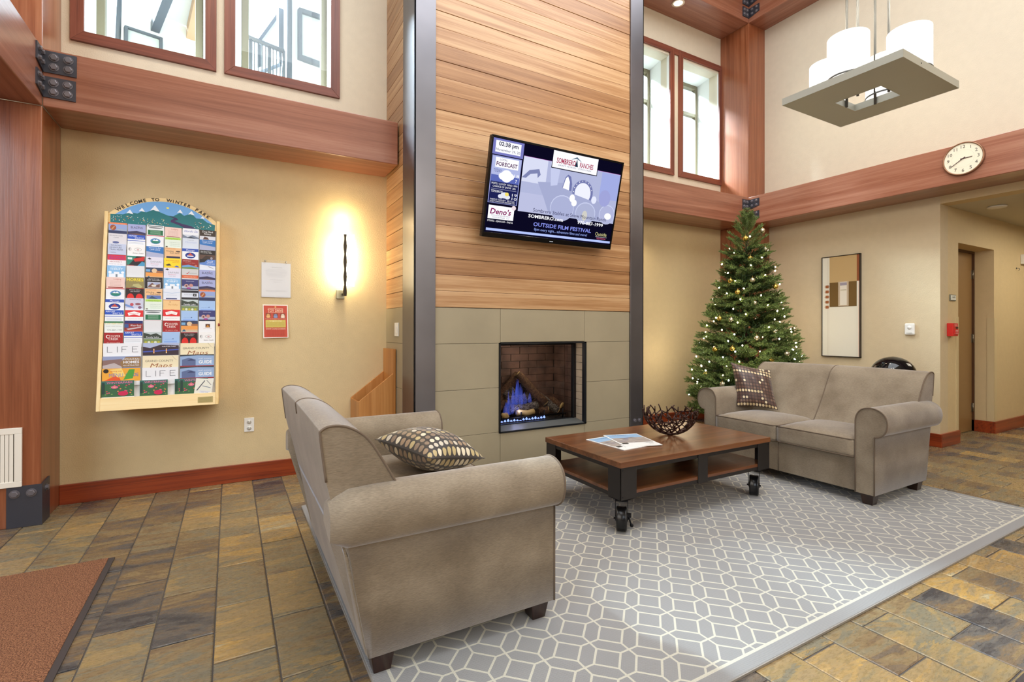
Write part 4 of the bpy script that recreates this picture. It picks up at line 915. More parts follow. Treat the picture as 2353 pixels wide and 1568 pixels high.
# flames
def flame_mat():
    m,nt,b=newmat('blue_gas_flame'); nt.nodes.remove(b); L=nt.links
    lw=N(nt,'ShaderNodeLayerWeight',ins={0:.35}); e=N(nt,'ShaderNodeEmission',ins={0:(.10,.17,1,1),1:1.5}); t=N(nt,'ShaderNodeBsdfTransparent')
    k=mathn(nt,'MULTIPLY',mathn(nt,'SUBTRACT',1,lw.outputs['Facing']),.11); mx=N(nt,'ShaderNodeMixShader'); L.new(k,mx.inputs[0]); L.new(t.outputs[0],mx.inputs[1]); L.new(e.outputs[0],mx.inputs[2]); L.new(mx.outputs[0],nt.nodes['Material Output'].inputs[0]); return m
FLM=flame_mat(); FL2=emis('bright_blue_flame',(.22,.34,1,1),3.0)
flm=thing('gas_flames',(2.3,3.93,.40),'blue gas flames rising between the ceramic logs','flames')
for x,y,z0,hh,rr in ((2.16,3.90,.42,.13,.03),(2.20,3.92,.42,.17,.036),(2.25,3.93,.45,.20,.034),(2.30,3.95,.50,.20,.034),(2.33,3.98,.52,.22,.03),(2.23,3.90,.43,.26,.016),(2.29,3.94,.47,.27,.015),(2.35,3.94,.50,.17,.014),(2.19,3.91,.43,.22,.014),(2.33,3.93,.46,.24,.02),(2.38,3.95,.50,.12,.03),(2.44,3.95,.51,.10,.022),(2.28,3.90,.42,.08,.025)):
    MB().lathe([(0,0),(rr*.8,hh*.08),(rr,hh*.25),(rr*.72,hh*.55),(rr*.3,hh*.82),(0,hh)],(x,y,z0),14).build('flame',FLM,flm)
for i in range(15):
    x=2.10+i*.032; s_=.012+.006*((i*7)%3)
    if i in (5,6): s_*=.5
    MB().lathe([(0,0),(.012,s_*.3),(.009,s_*.7),(0,s_*1.3)],(x,3.868,.372),8).build('flame',FL2,flm)
point('gas_flame_glow',(2.28,3.88,.46),1.2,(.45,.5,1),.05); point('firebox_fill',(2.45,3.90,.95),3.4,(1,.9,.78),.12)  # second point is an added warm fill that brightens logs and bricks
# ================================================================== FIREWOOD BOX
fb=thing('firewood_box',(1.07,4.28,0),'honey wood firewood box with sloping sides beside the chimney','box')
bx0,bx1,by0,by1=.915,1.222,4.13,4.445
for y in (by0,by1-.018):
    MB().prism([(bx0,y,.004),(bx1-.022,y,.004),(bx1-.022,y,.825),(bx0,y,.605)],(0,.018,0)).build('side_panel',BOXW,fb,bevel=.002)
box(bx1-.022,bx1,by0,by1,.004,1.03).build('tall_panel',BOXW,fb,bevel=.002)
box(bx0,bx0+.018,by0+.018,by1-.018,.004,.60).build('end_panel',BOXW,fb,bevel=.002)
box(bx0+.018,bx1-.022,by0+.018,by1-.018,.004,.03).build('bottom_panel',BOXW,fb)
# ================================================================== WALL FITTINGS (left wall)
def plate(name,x0,x1,y,z0,z1,d,label,cat): 
    t=thing(name,((x0+x1)/2,y,z0),label,cat); box(x0,x1,y-d,y,z0,z1).build('cover_plate',WPLASTIC,t,bevel=.002); return t
ot=plate('wall_outlet',.10,.17,YL,.385,.495,.007,'white duplex wall outlet low on the tan wall','outlet')
for z in (.414,.463):
    f=MB().lathe([(.0165,0),(.0165,.003)],(.135,YL-.007,z),20,T=Vector((0,-1,0)).to_track_quat('Z','Y').to_matrix().to_4x4()).build('socket',plain('socket_white',rgb(226,224,216),.4),ot)
    for x in (.128,.142): box(x-.0012,x+.0012,YL-.0108,YL-.010,z-.001,z+.008).build('slot',ink(40,38,36),f)
sw=thing('light_switch',(XC,4.116,1.137),'white light switch on the stone side of the chimney','switch'); box(XC-.007,XC-.0005,4.065,4.170,1.139,1.253).build('cover_plate',WPLASTIC,sw,bevel=.002)
box(XC-.011,XC-.007,4.10,4.135,1.165,1.227).build('rocker',WPLASTIC,sw,bevel=.001)
# notice in a clear sleeve
nt_=thing('paper_notice',(.33,YL,1.455),'white typed notice in a clear sleeve pinned above the red flyer','notice')
mb=MB(); mb.box(.220,.434,YL-.007,YL-.0055,1.456,1.735,ink(236,236,238)); p=Print(mb,(.220,YL-.0072,1.456),(1,0,0),(0,0,1),.214,.279,.0002)
p.t('Announcement to Guests',.52,.86,.022,ink(150,150,156),.36)
for i,wd in enumerate((.62,.74,.72,.74,.70,.66,.50)): p.t('please keep the lobby doors closed and the fire screen clear' if i%2 else 'for your comfort and the comfort of all guests in the lodge',.5,.80-.035*i,.015,ink(186,186,192),wd)
for y,wd in ((.50,.44),(.44,.2),(.19,.74),(.165,.70)): p.t('thank you for your cooperation this season',.5,y,.015,ink(176,176,182),wd)
mb.build('sheet',None,nt_); box(.214,.440,YL-.0095,YL-.0078,1.450,1.755).build('clear_sleeve',glassmat('clear_sleeve',(.97,.97,.97,1)),nt_)
for x in (.245,.40): MB().lathe([(.006,0),(.007,.004),(.003,.007),(.006,.011),(0,.012)],(x,YL-.009,1.746),10,T=Vector((0,-1,0)).to_track_quat('Z','Y').to_matrix().to_4x4()).build('push_pin',CHROME,nt_)
fy=thing('red_flyer',(.325,YL,1.126),'red toy drive flyer pinned under the white notice','flyer'); mb=MB()
c_=[(.229,YL-.004,1.396),(.413,YL-.004,1.397),(.417,YL-.022,1.129),(.233,YL-.022,1.125)]
u_=(Vector(c_[1])-Vector(c_[0])); v_=(Vector(c_[0])-Vector(c_[3])); mb.prism(c_,(0,.0008,0),ink(246,240,232)); p=Print(mb,Vector(c_[3])+Vector((0,-.0003,0)),u_,v_,u_.length,v_.length,.0003)
RD=ink(196,70,48); p.r(.035,.03,.965,.97,RD); CR=ink(240,222,190); p.t('TOY DRIVE',.5,.78,.085,CR,.62); p.r(.2,.885,.8,.892,CR); p.r(.2,.762,.8,.769,CR); p.d(.5,.93,.04,.025,ink(230,190,110),5)
for i,cc in enumerate(((214,160,96),(120,130,170),(226,204,180))): p.r(.11+i*.29,.60,.31+i*.29,.74,ink(136,64,36)); p.d(.21+i*.29,.67,.07,.055,ink(*cc)); p.d(.21+i*.29,.63,.09,.025,ink(*[min(255,q+20) for q in cc]))
p.t('bring a new unwrapped toy to the lobby',.5,.565,.022,CR,.8); p.r(.1,.32,.9,.545,ink(206,184,86)); p.t('Toy Suggestions and Ages',.5,.50,.03,ink(246,240,200),.5)
for i in range(4): p.t('games puzzles books dolls cars blocks art sets',.5,.46-.035*i,.018,ink(150,124,50),.7)
p.t('Grand County Locations',.5,.26,.045,CR,.78)
for i in range(5): p.t('town hall - library - fire station - lodge lobby',.5,.21-.035*i,.016,ink(150,40,24),.7)
mb.build('sheet',None,fy)
# sconce
sc=thing('wall_sconce',(.84,YL,1.47),'lit wall sconce with a glowing glass panel behind a dark wavy bar','sconce')
box(.795,.86,YL-.02,YL,1.46,1.535).build('back_plate',plain('sconce_nickel',rgb(170,164,140),.35,.8),sc,bevel=.002)
MB().tube([(.845,YL-.02,1.5),(.845,4.335,1.5)],.01,8).build('arm',BLACKM,sc)
SG=emis('sconce_glass',(1,.90,.60,1),9); pn=[]
mb=MB(); NN=14
vs=[];fs=[]
for i in range(NN+1):
    a=(i/NN-.5)*1.5; x=.843+.128*math.sin(a); y=YL-.062-.045*math.cos(a)+.02
    vs+=[(x,y,1.565),(x,y,2.008)]
fs=[(2*i,2*i+2,2*i+3,2*i+1) for i in range(NN)]
g2=MB().add(vs,fs,None,True).build('glass_diffuser',SG,sc); md=g2.modifiers.new('s','SOLIDIFY'); md.thickness=.004
bar=[]
for i in range(23):
    z=1.478+i*(.52/22); w2=.0135+.0035*math.sin(i*1.15); bar.append((z,w2))
vs=[];fs=[]
for z,w2 in bar: vs+=[(.845-w2,4.338,z),(.845+w2,4.338,z),(.845+w2*.8,4.322,z),(.845-w2*.8,4.322,z)]
for i in range(len(bar)-1):
    for k in range(4): fs.append((4*i+k,4*i+(k+1)%4,4*i+4+(k+1)%4,4*i+4+k))
fs+=[(3,2,1,0),tuple(4*(len(bar)-1)+k for k in range(4))]
MB().add(vs,fs,None,False).build('wavy_bar',plain('sconce_bronze',rgb(58,50,38),.4,.7),sc)
point('sconce_lamp.002',(.843,YL-.10,2.14),3,(1,.80,.45),.04); point('sconce_lamp',(.843,YL-.055,1.70),5,(1,.84,.5),.03); point('sconce_lamp.001',(.843,YL-.055,1.88),5,(1,.84,.5),.03)
# ================================================================== BROCHURE RACK
xl,xr,yt,zt,yb_,zb=-.7496,-.0687,4.326,2.008,4.0825,.6655
rk=thing('brochure_rack',((xl+xr)/2,YL,zb),'pale pine brochure rack with an arched painted top on the left wall','rack')
dv=Vector((0,yt-yb_,zt-zb)).normalized(); nf=Vector((1,0,0)).cross(dv)  # outward
Lr=math.hypot(yt-yb_,zt-zb)
def FP_(u,v,off=0): # u metres from left, v metres up the face from the bottom
    q=Vector((xl+u,yb_,zb))+dv*v+nf*off; return q
Wd=xr-xl; st=.020
for a in (xl,xr-st):
    MB().prism([(a,yb_,zb),(a,YL-.002,zb),(a,YL-.002,zt),(a,yt,zt)],(st,0,0)).build('side_panel',PINEZ,rk,bevel=.002)
MB().prism([FP_(st,0),FP_(Wd-st,0),FP_(Wd-st,.085),FP_(st,.085)],-nf*.018).build('bottom_board',PINE,rk,bevel=.002)
pb=MB().prism([FP_(Wd-.125,.018,.0008),FP_(Wd-.035,.018,.0008),FP_(Wd-.035,.058,.0008),FP_(Wd-.125,.058,.0008)],nf*.0008,ink(168,150,92))
pp=Print(pb,FP_(Wd-.125,.018,.0018),(1,0,0),dv,.09,.04,.0002)
for i in range(3): pp.t('to advertise in this rack call the office',.5,.7-.25*i,.11,ink(110,96,52),.8)
pb.build('name_plate',None,rk)
MB().prism([FP_(st,.085,-.03),FP_(Wd-st,.085,-.03),FP_(Wd-st,Lr-.04,-.03),FP_(st,Lr-.04,-.03)],-nf*.01).build('back_board',plain('rack_white',rgb(232,230,226),.5),rk)
# arched mural board
vtop=Lr-.075; NA=24; aw=Wd/2-st+.004; cu=Wd/2
arc=[]; rise=.155
for i in range(NA+1):
    a=-1+2*i/NA; arc.append((cu+aw*a,Lr-.012+rise*(1-abs(a)**2.1)))
outer=[(st*.6,vtop),(Wd-st*.6,vtop)]+[(u,v) for u,v in arc[::-1]]
ma=MB().prism([FP_(u,v,-.014) for u,v in outer],-nf*.012,PINE)
P=Print(ma,FP_(0,0,-.0138),(1,0,0),dv,1,1,.0003)
inner=[(st+.012,vtop)]+[(Wd-st-.012,vtop)]+[(cu+(u-cu)*.965,v-.028) for u,v in arc[::-1]]
inner=[(st+.012,vtop)]+[(Wd-st-.012,vtop)]+[(max(st+.012,min(Wd-st-.012,u)),v) for u,v in inner[2:]]; P.poly(inner,ink(112,168,222))
def top_at(u): a=(u-cu)/aw; return Lr-.012+rise*(1-abs(a)**2.1)-.028
TE=ink(30,112,116)
ridge=[(.03,.06),(.10,.065),(.14,.085),(.18,.08),(.205,.10),(.23,.095),(.28,.125),(.31,.105),(.36,.085),(.39,.085),(.43,.115),(.455,.095),(.50,.12),(.53,.085),(.57,.085),(.60,.06),(.65,.045)]
S_=(Wd)/.68
b0=Lr-.075
P.poly([(st+.012,vtop)]+[(Wd-st-.012,vtop)]+[(u*S_,b0+v*1.02) for u,v in ridge[::-1]],TE)
for u,v,s in ((.137,.100,.02),(.205,.122,.018),(.28,.148,.028),(.43,.138,.018),(.50,.135,.02),(.57,.105,.014)):
    P.poly([((u-s)*S_,b0+v-s*1.25),((u-s*.3)*S_,b0+v-s*1.0),((u+s*.2)*S_,b0+v-s*1.2),((u+s)*S_,b0+v-s*1.3),(u*S_,b0+v+s*.3)],ink(238,240,244))
P.d(.355*S_,b0+.145,.009,.007,ink(236,222,110))
RV=ink(58,40,86); P.poly([(.36*S_,b0+.088),(.41*S_,b0+.075),(.42*S_,b0+.062),(.395*S_,b0+.052),(.44*S_,b0+.035),(.50*S_,b0+.022),(.53*S_,b0+.003),(.46*S_,b0+.003),(.43*S_,b0+.02),(.375*S_,b0+.04),(.375*S_,b0+.055),(.395*S_,b0+.068)],RV)
r_=random.Random(5)
for i in range(120):
    u=r_.uniform(.04,.64); v=r_.uniform(.008,.055); 
    if .36<u<.52: continue
    P.d(u*S_,b0+v,r_.uniform(.0018,.004),r_.uniform(.0015,.003),ink(*r_.choice([(240,240,230),(224,120,70),(236,210,110),(240,240,230)])),5)
mural=ma.build('mural_board',None,rk)
msg='WELCOME TO  WINTER PARK'; tb=MB(); PT=Print(tb,FP_(0,0,-.0125),(1,0,0),dv,1,1,.0004)
nC=len(msg)
for i,chh in enumerate(msg):
    if chh==' ': continue
    a=-.80+1.60*i/(nC-1); u=cu+aw*a; v=Lr-.012+rise*(1-abs(a)**2.1)-.025; da=-rise*2.1*abs(a)**1.1*(1 if a>0 else -1)/aw
    PT.t('*'+chh,u,v-.001,.0235,ink(28,20,18),rot=math.atan(da))
tb.build('lettering',None,rk)
MB().lathe([(.010,0),(.012,.006),(.006,.012),(0,.013)],FP_(Wd-.006,Lr*.42,0),12,T=Vector((1,0,0)).to_track_quat('Z','Y').to_matrix().to_4x4()).build('knob',plain('red_knob',rgb(150,50,30),.4),rk)
# brochure designs: list of print commands in unit coords (v=1 at the top edge)
def I(*c): return ink(*c)
def d_balloon(p): p.r(0,0,1,1,I(150,168,214)); p.r(0,.86,1,1,I(236,120,66)); p.t('BALLOON RIDES',.5,.88,.08,I(250,190,150),.85); p.r(0,0,1,.3,I(44,52,90)); p.d(.24,.55,.17,.24,I(160,80,50)); p.poly([(.12,.4),(.3,.72),(.34,.66),(.2,.36)],I(206,150,100)); p.t('Grand Adventure',.7,.36,.09,I(230,220,120),.5)
def d_blaz(p): p.r(0,0,1,1,I(166,172,216)); p.t('BLAZING',.5,.62,.2,I(40,36,70),.66); p.d(.62,.85,.02,.03,I(190,40,60)); p.poly([(0,.32),(.5,.42),(1,.28),(1,0),(0,0)],I(52,46,84)); p.poly([(0,.1),(.5,.2),(1,.1),(1,0),(0,0)],I(120,84,66))
def d_green(p): p.r(0,0,1,1,I(234,236,238)); p.r(.05,.86,.95,.93,I(70,80,80)); p.d(.5,.75,.4,.06,I(110,116,120)); p.r(.06,.1,.94,.55,I(30,110,70)); [p.r(.2,.18+.09*i,.8,.205+.09*i,I(170,206,180)) for i in range(4)]; p.r(0,0,1,.07,I(196,40,70))
def d_pink(p): p.r(0,0,1,1,I(238,206,196)); p.t('Lodging',.6,.78,.12,I(190,90,80),.4); [p.t('cabins and rooms near the slopes',.5,.62-.12*i,.06,I(180,140,130),.6) for i in range(4)]; p.r(.1,.08,.9,.16,I(150,54,40))
def d_nord(p): p.r(0,0,1,1,I(238,240,246)); p.t('Nordic Ski',.5,.66,.2,I(60,80,180),.82,slant=.3); p.r(0,0,1,.42,I(120,130,150)); p.poly([(0,.42),(.3,.2),(.6,.4),(1,.2),(1,.42)],I(210,216,226)); p.poly([(.1,.05),(.5,.25),(.9,.05)],I(54,62,76))
def d_sled(p): p.r(0,0,1,1,I(58,44,34)); p.t('Dog Sled',.5,.76,.17,I(245,245,245),.66); p.t('Rides',.5,.56,.15,I(245,245,245),.44); p.r(0,0,1,.42,I(214,214,222)); p.poly([(.2,.1),(.3,.38),(.5,.3),(.6,.1)],I(90,60,52))
def d_home(p): p.r(0,0,1,1,I(222,218,222)); p.t('MOUNTAIN HOME',.42,.76,.10,I(120,120,130),.7); p.t('CARE',.42,.6,.09,I(120,120,130),.28); p.d(.4,.22,.18,.1,I(90,100,150))
def d_air(p): p.r(0,0,1,1,I(238,240,244)); p.r(0,.62,1,1,I(44,86,190)); p.t('AIRPORT',.3,.82,.14,I(245,248,255),.5); p.t('SHUTTLE',.66,.66,.14,I(245,248,255),.5); p.r(0,.45,1,.5,I(60,90,190)); [p.r(.08,.3-.1*i,.9,.32-.1*i,I(176,180,190)) for i in range(3)]
def d_oval(p): p.r(0,0,1,1,I(240,240,244)); p.d(.52,.55,.3,.26,I(90,140,190)); p.d(.52,.5,.25,.16,I(40,130,110)); p.poly([(.35,.58),(.45,.72),(.52,.62),(.6,.74),(.7,.58)],I(246,248,250)); p.r(.25,.14,.78,.18,I(190,180,190))
def d_ovalr(p): d_oval(p); p.r(0,.93,1,1,I(190,40,50))
def d_lime(p): p.r(0,0,1,1,I(228,238,224)); p.r(.04,.76,.96,.96,I(176,214,86)); p.t('Massage Therapy',.5,.8,.09,I(110,150,40),.6); [p.t('swedish deep tissue hot stone',.6,.5-.16*i,.05,I(140,160,140),.6) for i in range(3)]; p.r(.06,.05,.18,.15,I(80,60,30))
def d_pale(p): p.r(0,0,1,1,I(214,222,236)); p.t('Mountain',.5,.55,.18,I(176,190,226),.7,slant=.3); p.t('Properties',.5,.8,.06,I(130,140,160),.4)
def d_arc(p): p.r(0,0,1,1,I(50,118,190)); p.poly([(0,.55),(1,.38),(1,0),(0,0)],I(174,178,206)); p.t('Discover the Best',.5,.84,.1,I(236,240,250),.7); p.t('CAMP LODGE',.5,.66,.12,I(236,240,250),.6)
def d_adv(p): p.r(0,0,1,1,I(196,204,228)); p.t('MOUNTAIN',.45,.80,.12,I(50,50,80),.56); p.t('ADVENTURE',.42,.62,.12,I(50,50,80),.66); p.t('TRAIL RIDES',.46,.44,.12,I(50,50,80),.74); p.t('stables',.3,.22,.08,I(50,50,60),.3); p.r(0,0,1,.06,I(60,30,30))
def d_88(p): p.r(0,0,1,1,I(244,242,240)); [p.d(x,.58,rx,.15,I(90,84,84)) or p.d(x,.58,rx-.012,.13,I(244,242,240)) for x,rx in ((.16,.07),(.6,.2))]; p.t('8',.12,.5,.2,I(60,56,56)); p.t('88',.6,.5,.14,I(180,50,60),.12); p.t('Salon Sushi',.6,.2,.11,I(110,96,96),.6,slant=.3)
def d_peach(p): p.r(0,0,1,1,I(236,190,140)); p.t('HORSEBACK RIDES',.35,.86,.09,I(206,110,60),.6); p.t('Winding',.3,.62,.14,I(80,60,50),.46); p.t('River Ranch',.6,.46,.13,I(80,60,50),.56); p.d(.8,.68,.14,.06,I(90,66,50)); p.r(.1,.05,.92,.22,I(44,40,70))
def d_peach2(p): d_peach(p); p.r(.1,.0,.92,.42,I(96,120,180)); p.poly([(.1,0),(.4,.36),(.9,0)],I(60,80,110))
def d_mass(p): p.r(0,0,1,1,I(238,240,246)); p.r(0,.74,1,1,I(44,80,176)); p.t('Massage',.5,.8,.13,I(250,250,255),.5); p.d(.5,.38,.32,.27,I(30,54,140)); p.poly([(.32,.38),(.5,.6),(.68,.38)],I(206,80,50)); p.r(.3,.26,.7,.36,I(236,236,246))
def d_tours(p): p.r(0,0,1,1,I(34,28,26)); p.t('Sled Dog Tours',.4,.82,.09,I(240,240,240),.66); p.t('Tours & Cart Rides',.42,.7,.08,I(240,240,240),.7); p.r(0,0,1,.55,I(96,70,58)); p.poly([(.1,.1),(.4,.5),(.8,.4),(.9,.1)],I(60,44,38)); p.d(.75,.25,.08,.12,I(160,150,160)); p.r(0,0,.6,.05,I(230,230,236))
def d_mich(p): p.r(0,0,1,1,I(240,236,240)); p.r(0,.55,1,1,I(216,44,66)); p.t('SKI & BOARD',.5,.82,.1,I(120,60,160),.8); p.t('RENTALS',.5,.62,.16,I(120,60,160),.8); p.t("MICHAEL'S",.45,.36,.1,I(170,40,50),.66); p.t('formal wear and more',.45,.18,.06,I(90,90,150),.7)
def d_tri(p): p.r(0,0,1,1,I(40,130,110)); p.poly([(.0,0),(.55,1),(1,1),(1,0)],I(34,28,30)); p.poly([(.35,.75),(1,.98),(.95,.6),(.45,.5)],I(206,40,34)); p.poly([(.5,0),(.85,.55),(1,.45),(1,0)],I(70,150,190)); p.r(.05,.68,.3,.86,I(220,236,230)); p.r(0,0,.4,.2,I(150,40,34))
def d_saf(p): p.r(0,0,1,1,I(226,222,236)); p.poly([(.08,.84),(.2,.94),(.32,.8),(.2,.76)],I(60,56,66)); p.t('SAFARI',.56,.5,.16,I(150,150,160),.62); p.t('Restaurant',.5,.36,.08,I(206,90,110),.44); p.t('open daily',.5,.22,.06,I(150,150,160),.4)
def d_snow(p): p.r(0,0,1,1,I(246,216,40)); p.t('SNOWMOBILE',.5,.72,.13,I(226,110,30),.8); p.t('RENTALS',.7,.58,.09,I(226,110,30),.4); p.poly([(.08,.36),(.3,.5),(.44,.34),(.2,.3)],I(60,40,40)); p.poly([(.55,.2),(.75,.36),(.92,.22),(.7,.14)],I(60,96,190)); p.poly([(0,.1),(.5,.2),(1,.08),(1,.14),(.5,.26),(0,.14)],I(236,180,40)); p.r(.5,.0,.66,.08,I(50,60,40))
def d_land(p): p.r(0,0,1,1,I(150,36,34)); p.t('CENTURY REALTY',.3,.8,.08,I(240,220,210),.5); p.t('The Mountain Experts',.5,.64,.07,I(220,150,140),.6); p.poly([(0,.1),(0,.4),(.4,.5),(1,.3),(1,.1)],I(110,160,206)); p.poly([(0,.08),(0,.24),(.6,.3),(1,.16),(1,.08)],I(110,140,70)); p.d(.84,.42,.08,.1,I(200,120,90))
def d_golf(p): p.r(0,0,1,1,I(96,136,206)); p.poly([(0,1),(.5,1),(.3,.74),(0,.66)],I(30,30,34)); p.t('Golf',.66,.7,.2,I(236,240,252),.36); p.t('Grand Lake',.7,.56,.1,I(236,240,252),.5); p.poly([(0,.5),(1,.38),(1,0),(0,0)],I(226,230,240)); p.poly([(.5,.4),(.7,.3),(.95,.1),(.6,.28)],I(150,150,160))
def d_thr(p): p.r(0,0,1,1,I(140,190,232)); p.t('HABITAT',.5,.84,.08,I(240,246,252),.5); p.t('THRIFT',.5,.62,.18,I(250,252,255),.7); p.poly([(.1,0),(.1,.3),(.36,.3),(.36,.46),(.66,.46),(.66,.3),(.9,.3),(.9,0)],I(236,240,246)); p.r(.46,.02,.56,.26,I(120,130,140)); p.d(.16,.42,.09,.11,I(244,248,252)); p.d(.84,.42,.09,.11,I(244,248,252))
def d_blank(p): p.r(0,0,1,1,I(226,226,228))
def d_sun(p): p.r(0,0,1,1,I(54,62,90)); p.d(.5,.72,.16,.2,I(226,196,160)); p.r(.02,.62,.26,.84,I(120,170,210)); p.r(0,.12,1,.55,I(236,158,80)); p.r(.62,.56,1,.72,I(170,110,70)); p.r(0,0,1,.2,I(206,180,150)); p.poly([(.05,.04),(.18,.26),(.3,.04)],I(50,100,130))
def d_chk(p): p.r(0,0,1,1,I(206,206,206)); p.poly([(.24,.6),(.34,.5),(.5,.84),(.34,.6)],I(196,60,60)); p.t('Vacations',.64,.56,.13,I(140,140,140),.5); p.r(0,.14,1,.42,I(214,96,54)); p.t('*YOUR DENTIST',.5,.2,.12,I(240,180,150),.8)
def d_horse(p): p.r(0,0,1,1,I(150,136,84)); p.t('*HORSES',.5,.66,.26,I(244,220,50),.92); p.poly([(.3,.0),(.4,.4),(.7,.46),(.9,.2),(.8,0)],I(186,178,120)); p.poly([(.1,0),(.4,.2),(.7,.06),(.7,0)],I(110,104,80))
def d_art(p): p.r(0,0,1,1,I(36,26,28)); p.t('Grand County',.5,.84,.07,I(230,230,230),.6); p.t('ART GALLERY',.5,.7,.1,I(230,230,230),.76); p.r(.14,.06,.88,.58,I(220,220,226)); p.r(.17,.09,.85,.55,I(120,84,72)); p.poly([(.17,.2),(.4,.5),(.6,.3),(.85,.45),(.85,.55),(.17,.55)],I(170,176,206)); p.d(.5,.25,.14,.1,I(226,214,200))
def d_heads(p): p.r(0,0,1,1,I(60,60,116)); p.t('family fun center',.5,.8,.07,I(220,220,240),.5); p.r(0,.16,1,.4,I(170,180,206)); p.d(.28,.42,.13,.16,I(206,160,150)); p.d(.56,.46,.12,.15,I(196,140,130)); p.d(.28,.4,.06,.08,I(90,60,70)); p.r(0,0,1,.14,I(30,32,60)); p.d(.42,.2,.14,.08,I(160,60,140))
def d_hands(p): p.r(0,0,1,1,I(42,24,24)); p.t('Come in before',.5,.8,.08,I(240,236,236),.6); p.t('you freeze!',.5,.66,.08,I(240,236,236),.5); p.d(.25,.12,.2,.4,I(220,40,30)); p.d(.74,.12,.2,.4,I(220,40,30)); p.r(0,.93,1,1,I(150,30,30))
def d_wb(p): p.r(0,0,1,1,I(226,230,240)); p.poly([(0,.7),(.5,.6),(1,.72),(1,.68),(.5,.56),(0,.66)],I(180,200,226)); p.r(.15,.05,.8,.14,I(50,60,110)); p.t('grand mountain bank',.5,.4,.06,I(170,180,200),.6)
def d_x(p): p.r(0,0,1,1,I(220,224,234)); p.r(0,.72,1,.94,I(40,36,44)); p.t('ALPINE BANK',.4,.5,.12,I(170,176,190),.5); p.r(.68,.4,.9,.66,I(24,22,26)); p.t('X',.79,.44,.16,I(236,236,240)); p.r(0,.06,1,.3,I(36,32,38))
def d_skate(p): p.r(0,0,1,1,I(206,206,226)); p.t('Downtown Skating',.55,.84,.1,I(80,60,70),.6); p.poly([(0,.5),(.4,.3),(.5,.1),(0,.3)],I(120,150,206)); p.d(.36,.45,.1,.14,I(196,80,90)); p.d(.7,.5,.16,.1,I(150,90,100)); p.r(0,0,1,.12,I(230,232,244)); p.d(.8,.2,.1,.12,I(130,90,120))
def d_vall(p): p.r(0,0,1,1,I(240,198,140)); p.t('The Valley',.55,.5,.14,I(206,140,80),.6,slant=.3); p.t('est',.55,.1,.08,I(190,124,66),.2); p.r(0,.95,1,1,I(190,96,54)); p.d(.4,.8,.03,.04,I(120,70,40))
def d_lake(p): p.r(0,0,1,1,I(196,206,206)); p.poly([(0,.95),(.4,.78),(.7,.9),(1,.66),(1,.45),(0,.45)],I(60,70,60)); p.t('Family Lake',.5,.5,.13,I(245,245,250),.7); p.r(0,.0,1,.4,I(120,140,90)); [p.d(.12+.18*i,.12,.08,.1,I(*((226,226,190) if i%2 else (190,180,60)))) for i in range(5)]
def d_blue(p): p.r(0,0,1,1,I(166,196,236)); p.t('springs resort and spa',.4,.34,.06,I(100,130,190),.5); p.r(.1,.08,.85,.22,I(140,170,226)); p.d(.62,.4,.04,.03,I(60,80,130))
def d_rib(p): p.r(0,0,1,1,I(244,238,238)); p.r(0,.42,1,1,I(224,44,48)); p.poly([(.14,.76),(.5,.9),(.86,.76),(.8,.52),(.5,.64),(.2,.52)],I(250,248,246)); p.t('FIREWOOD',.5,.66,.08,I(206,60,60),.5); p.t('delivered to your door',.5,.22,.06,I(150,150,150),.7)
def d_car(p): p.r(0,0,1,1,I(236,240,236)); p.r(0,.84,1,1,I(70,130,90)); p.t('CAR RENTALS',.5,.72,.14,I(226,206,70),.9); p.t('local rental service',.5,.55,.07,I(120,130,130),.8); p.t('970-887-1999',.55,.2,.1,I(60,70,70),.8)
def d_win(p): p.r(0,0,1,1,I(150,48,46)); p.r(0,.76,1,1,I(44,50,110)); p.t('Winter Ranch',.6,.52,.16,I(240,236,240),.6,slant=.3); p.poly([(.1,.3),(.9,.5),(.9,.4),(.2,.2)],I(206,190,196)); p.r(.0,.4,.22,.72,I(60,90,150)); p.r(0,0,1,.14,I(220,100,60))
def d_coop(p): p.r(0,0,1,1,I(168,32,34)); p.t('COOPER',.56,.6,.2,I(246,236,230),.62); p.t('CREEK',.5,.36,.2,I(246,236,230),.52); p.d(.2,.66,.1,.15,I(246,236,230)); p.d(.22,.66,.07,.1,I(168,32,34)); p.t('the square is calling',.5,.12,.08,I(236,200,190),.7)
def d_sq(p): p.r(0,0,1,1,I(240,238,238)); p.r(.42,.42,.7,.74,I(90,50,36)); p.poly([(.44,.44),(.56,.68),(.68,.44)],I(206,140,60)); p.t('portraits',.56,.3,.06,I(200,150,150),.5)
def d_life(p): p.r(0,0,1,1,I(238,238,242)); K=I(96,96,104); [p.r(*q,K) for q in ((.10,.3,.115,.75),(.10,.3,.24,.33),(.36,.3,.375,.75),(.48,.3,.495,.75),(.48,.72,.64,.75),(.48,.52,.60,.55),(.76,.3,.775,.75),(.76,.72,.92,.75),(.76,.52,.89,.55),(.76,.3,.92,.33))]
def d_wpd(p): p.r(0,0,1,1,I(60,44,54)); p.poly([(0,1),(1,1),(1,.78),(.5,.86),(.2,.6),(0,.7)],I(176,186,216)); p.poly([(0,.35),(.4,.4),(1,.5),(1,.42),(.4,.3),(0,.25)],I(70,86,170)); p.t('WINTER PARK',.72,.66,.10,I(240,236,240),.4); [p.d(.3+.07*((i*5)%10),.2+.05*((i*3)%7),.018,.04,I(*((236,150,60) if i%3 else (240,226,200)))) for i in range(22)]
def d_maps(p): p.r(0,0,1,1,I(240,226,190)); p.t('GRAND COUNTY',.46,.5,.17,I(84,74,60),.78); p.t('Maps',.5,.06,.34,I(160,96,60),.6,slant=.35); p.poly([(.8,1),(.9,.7),(.96,.6),(.97,.6),(.91,.72),(.82,1)],I(200,186,150))
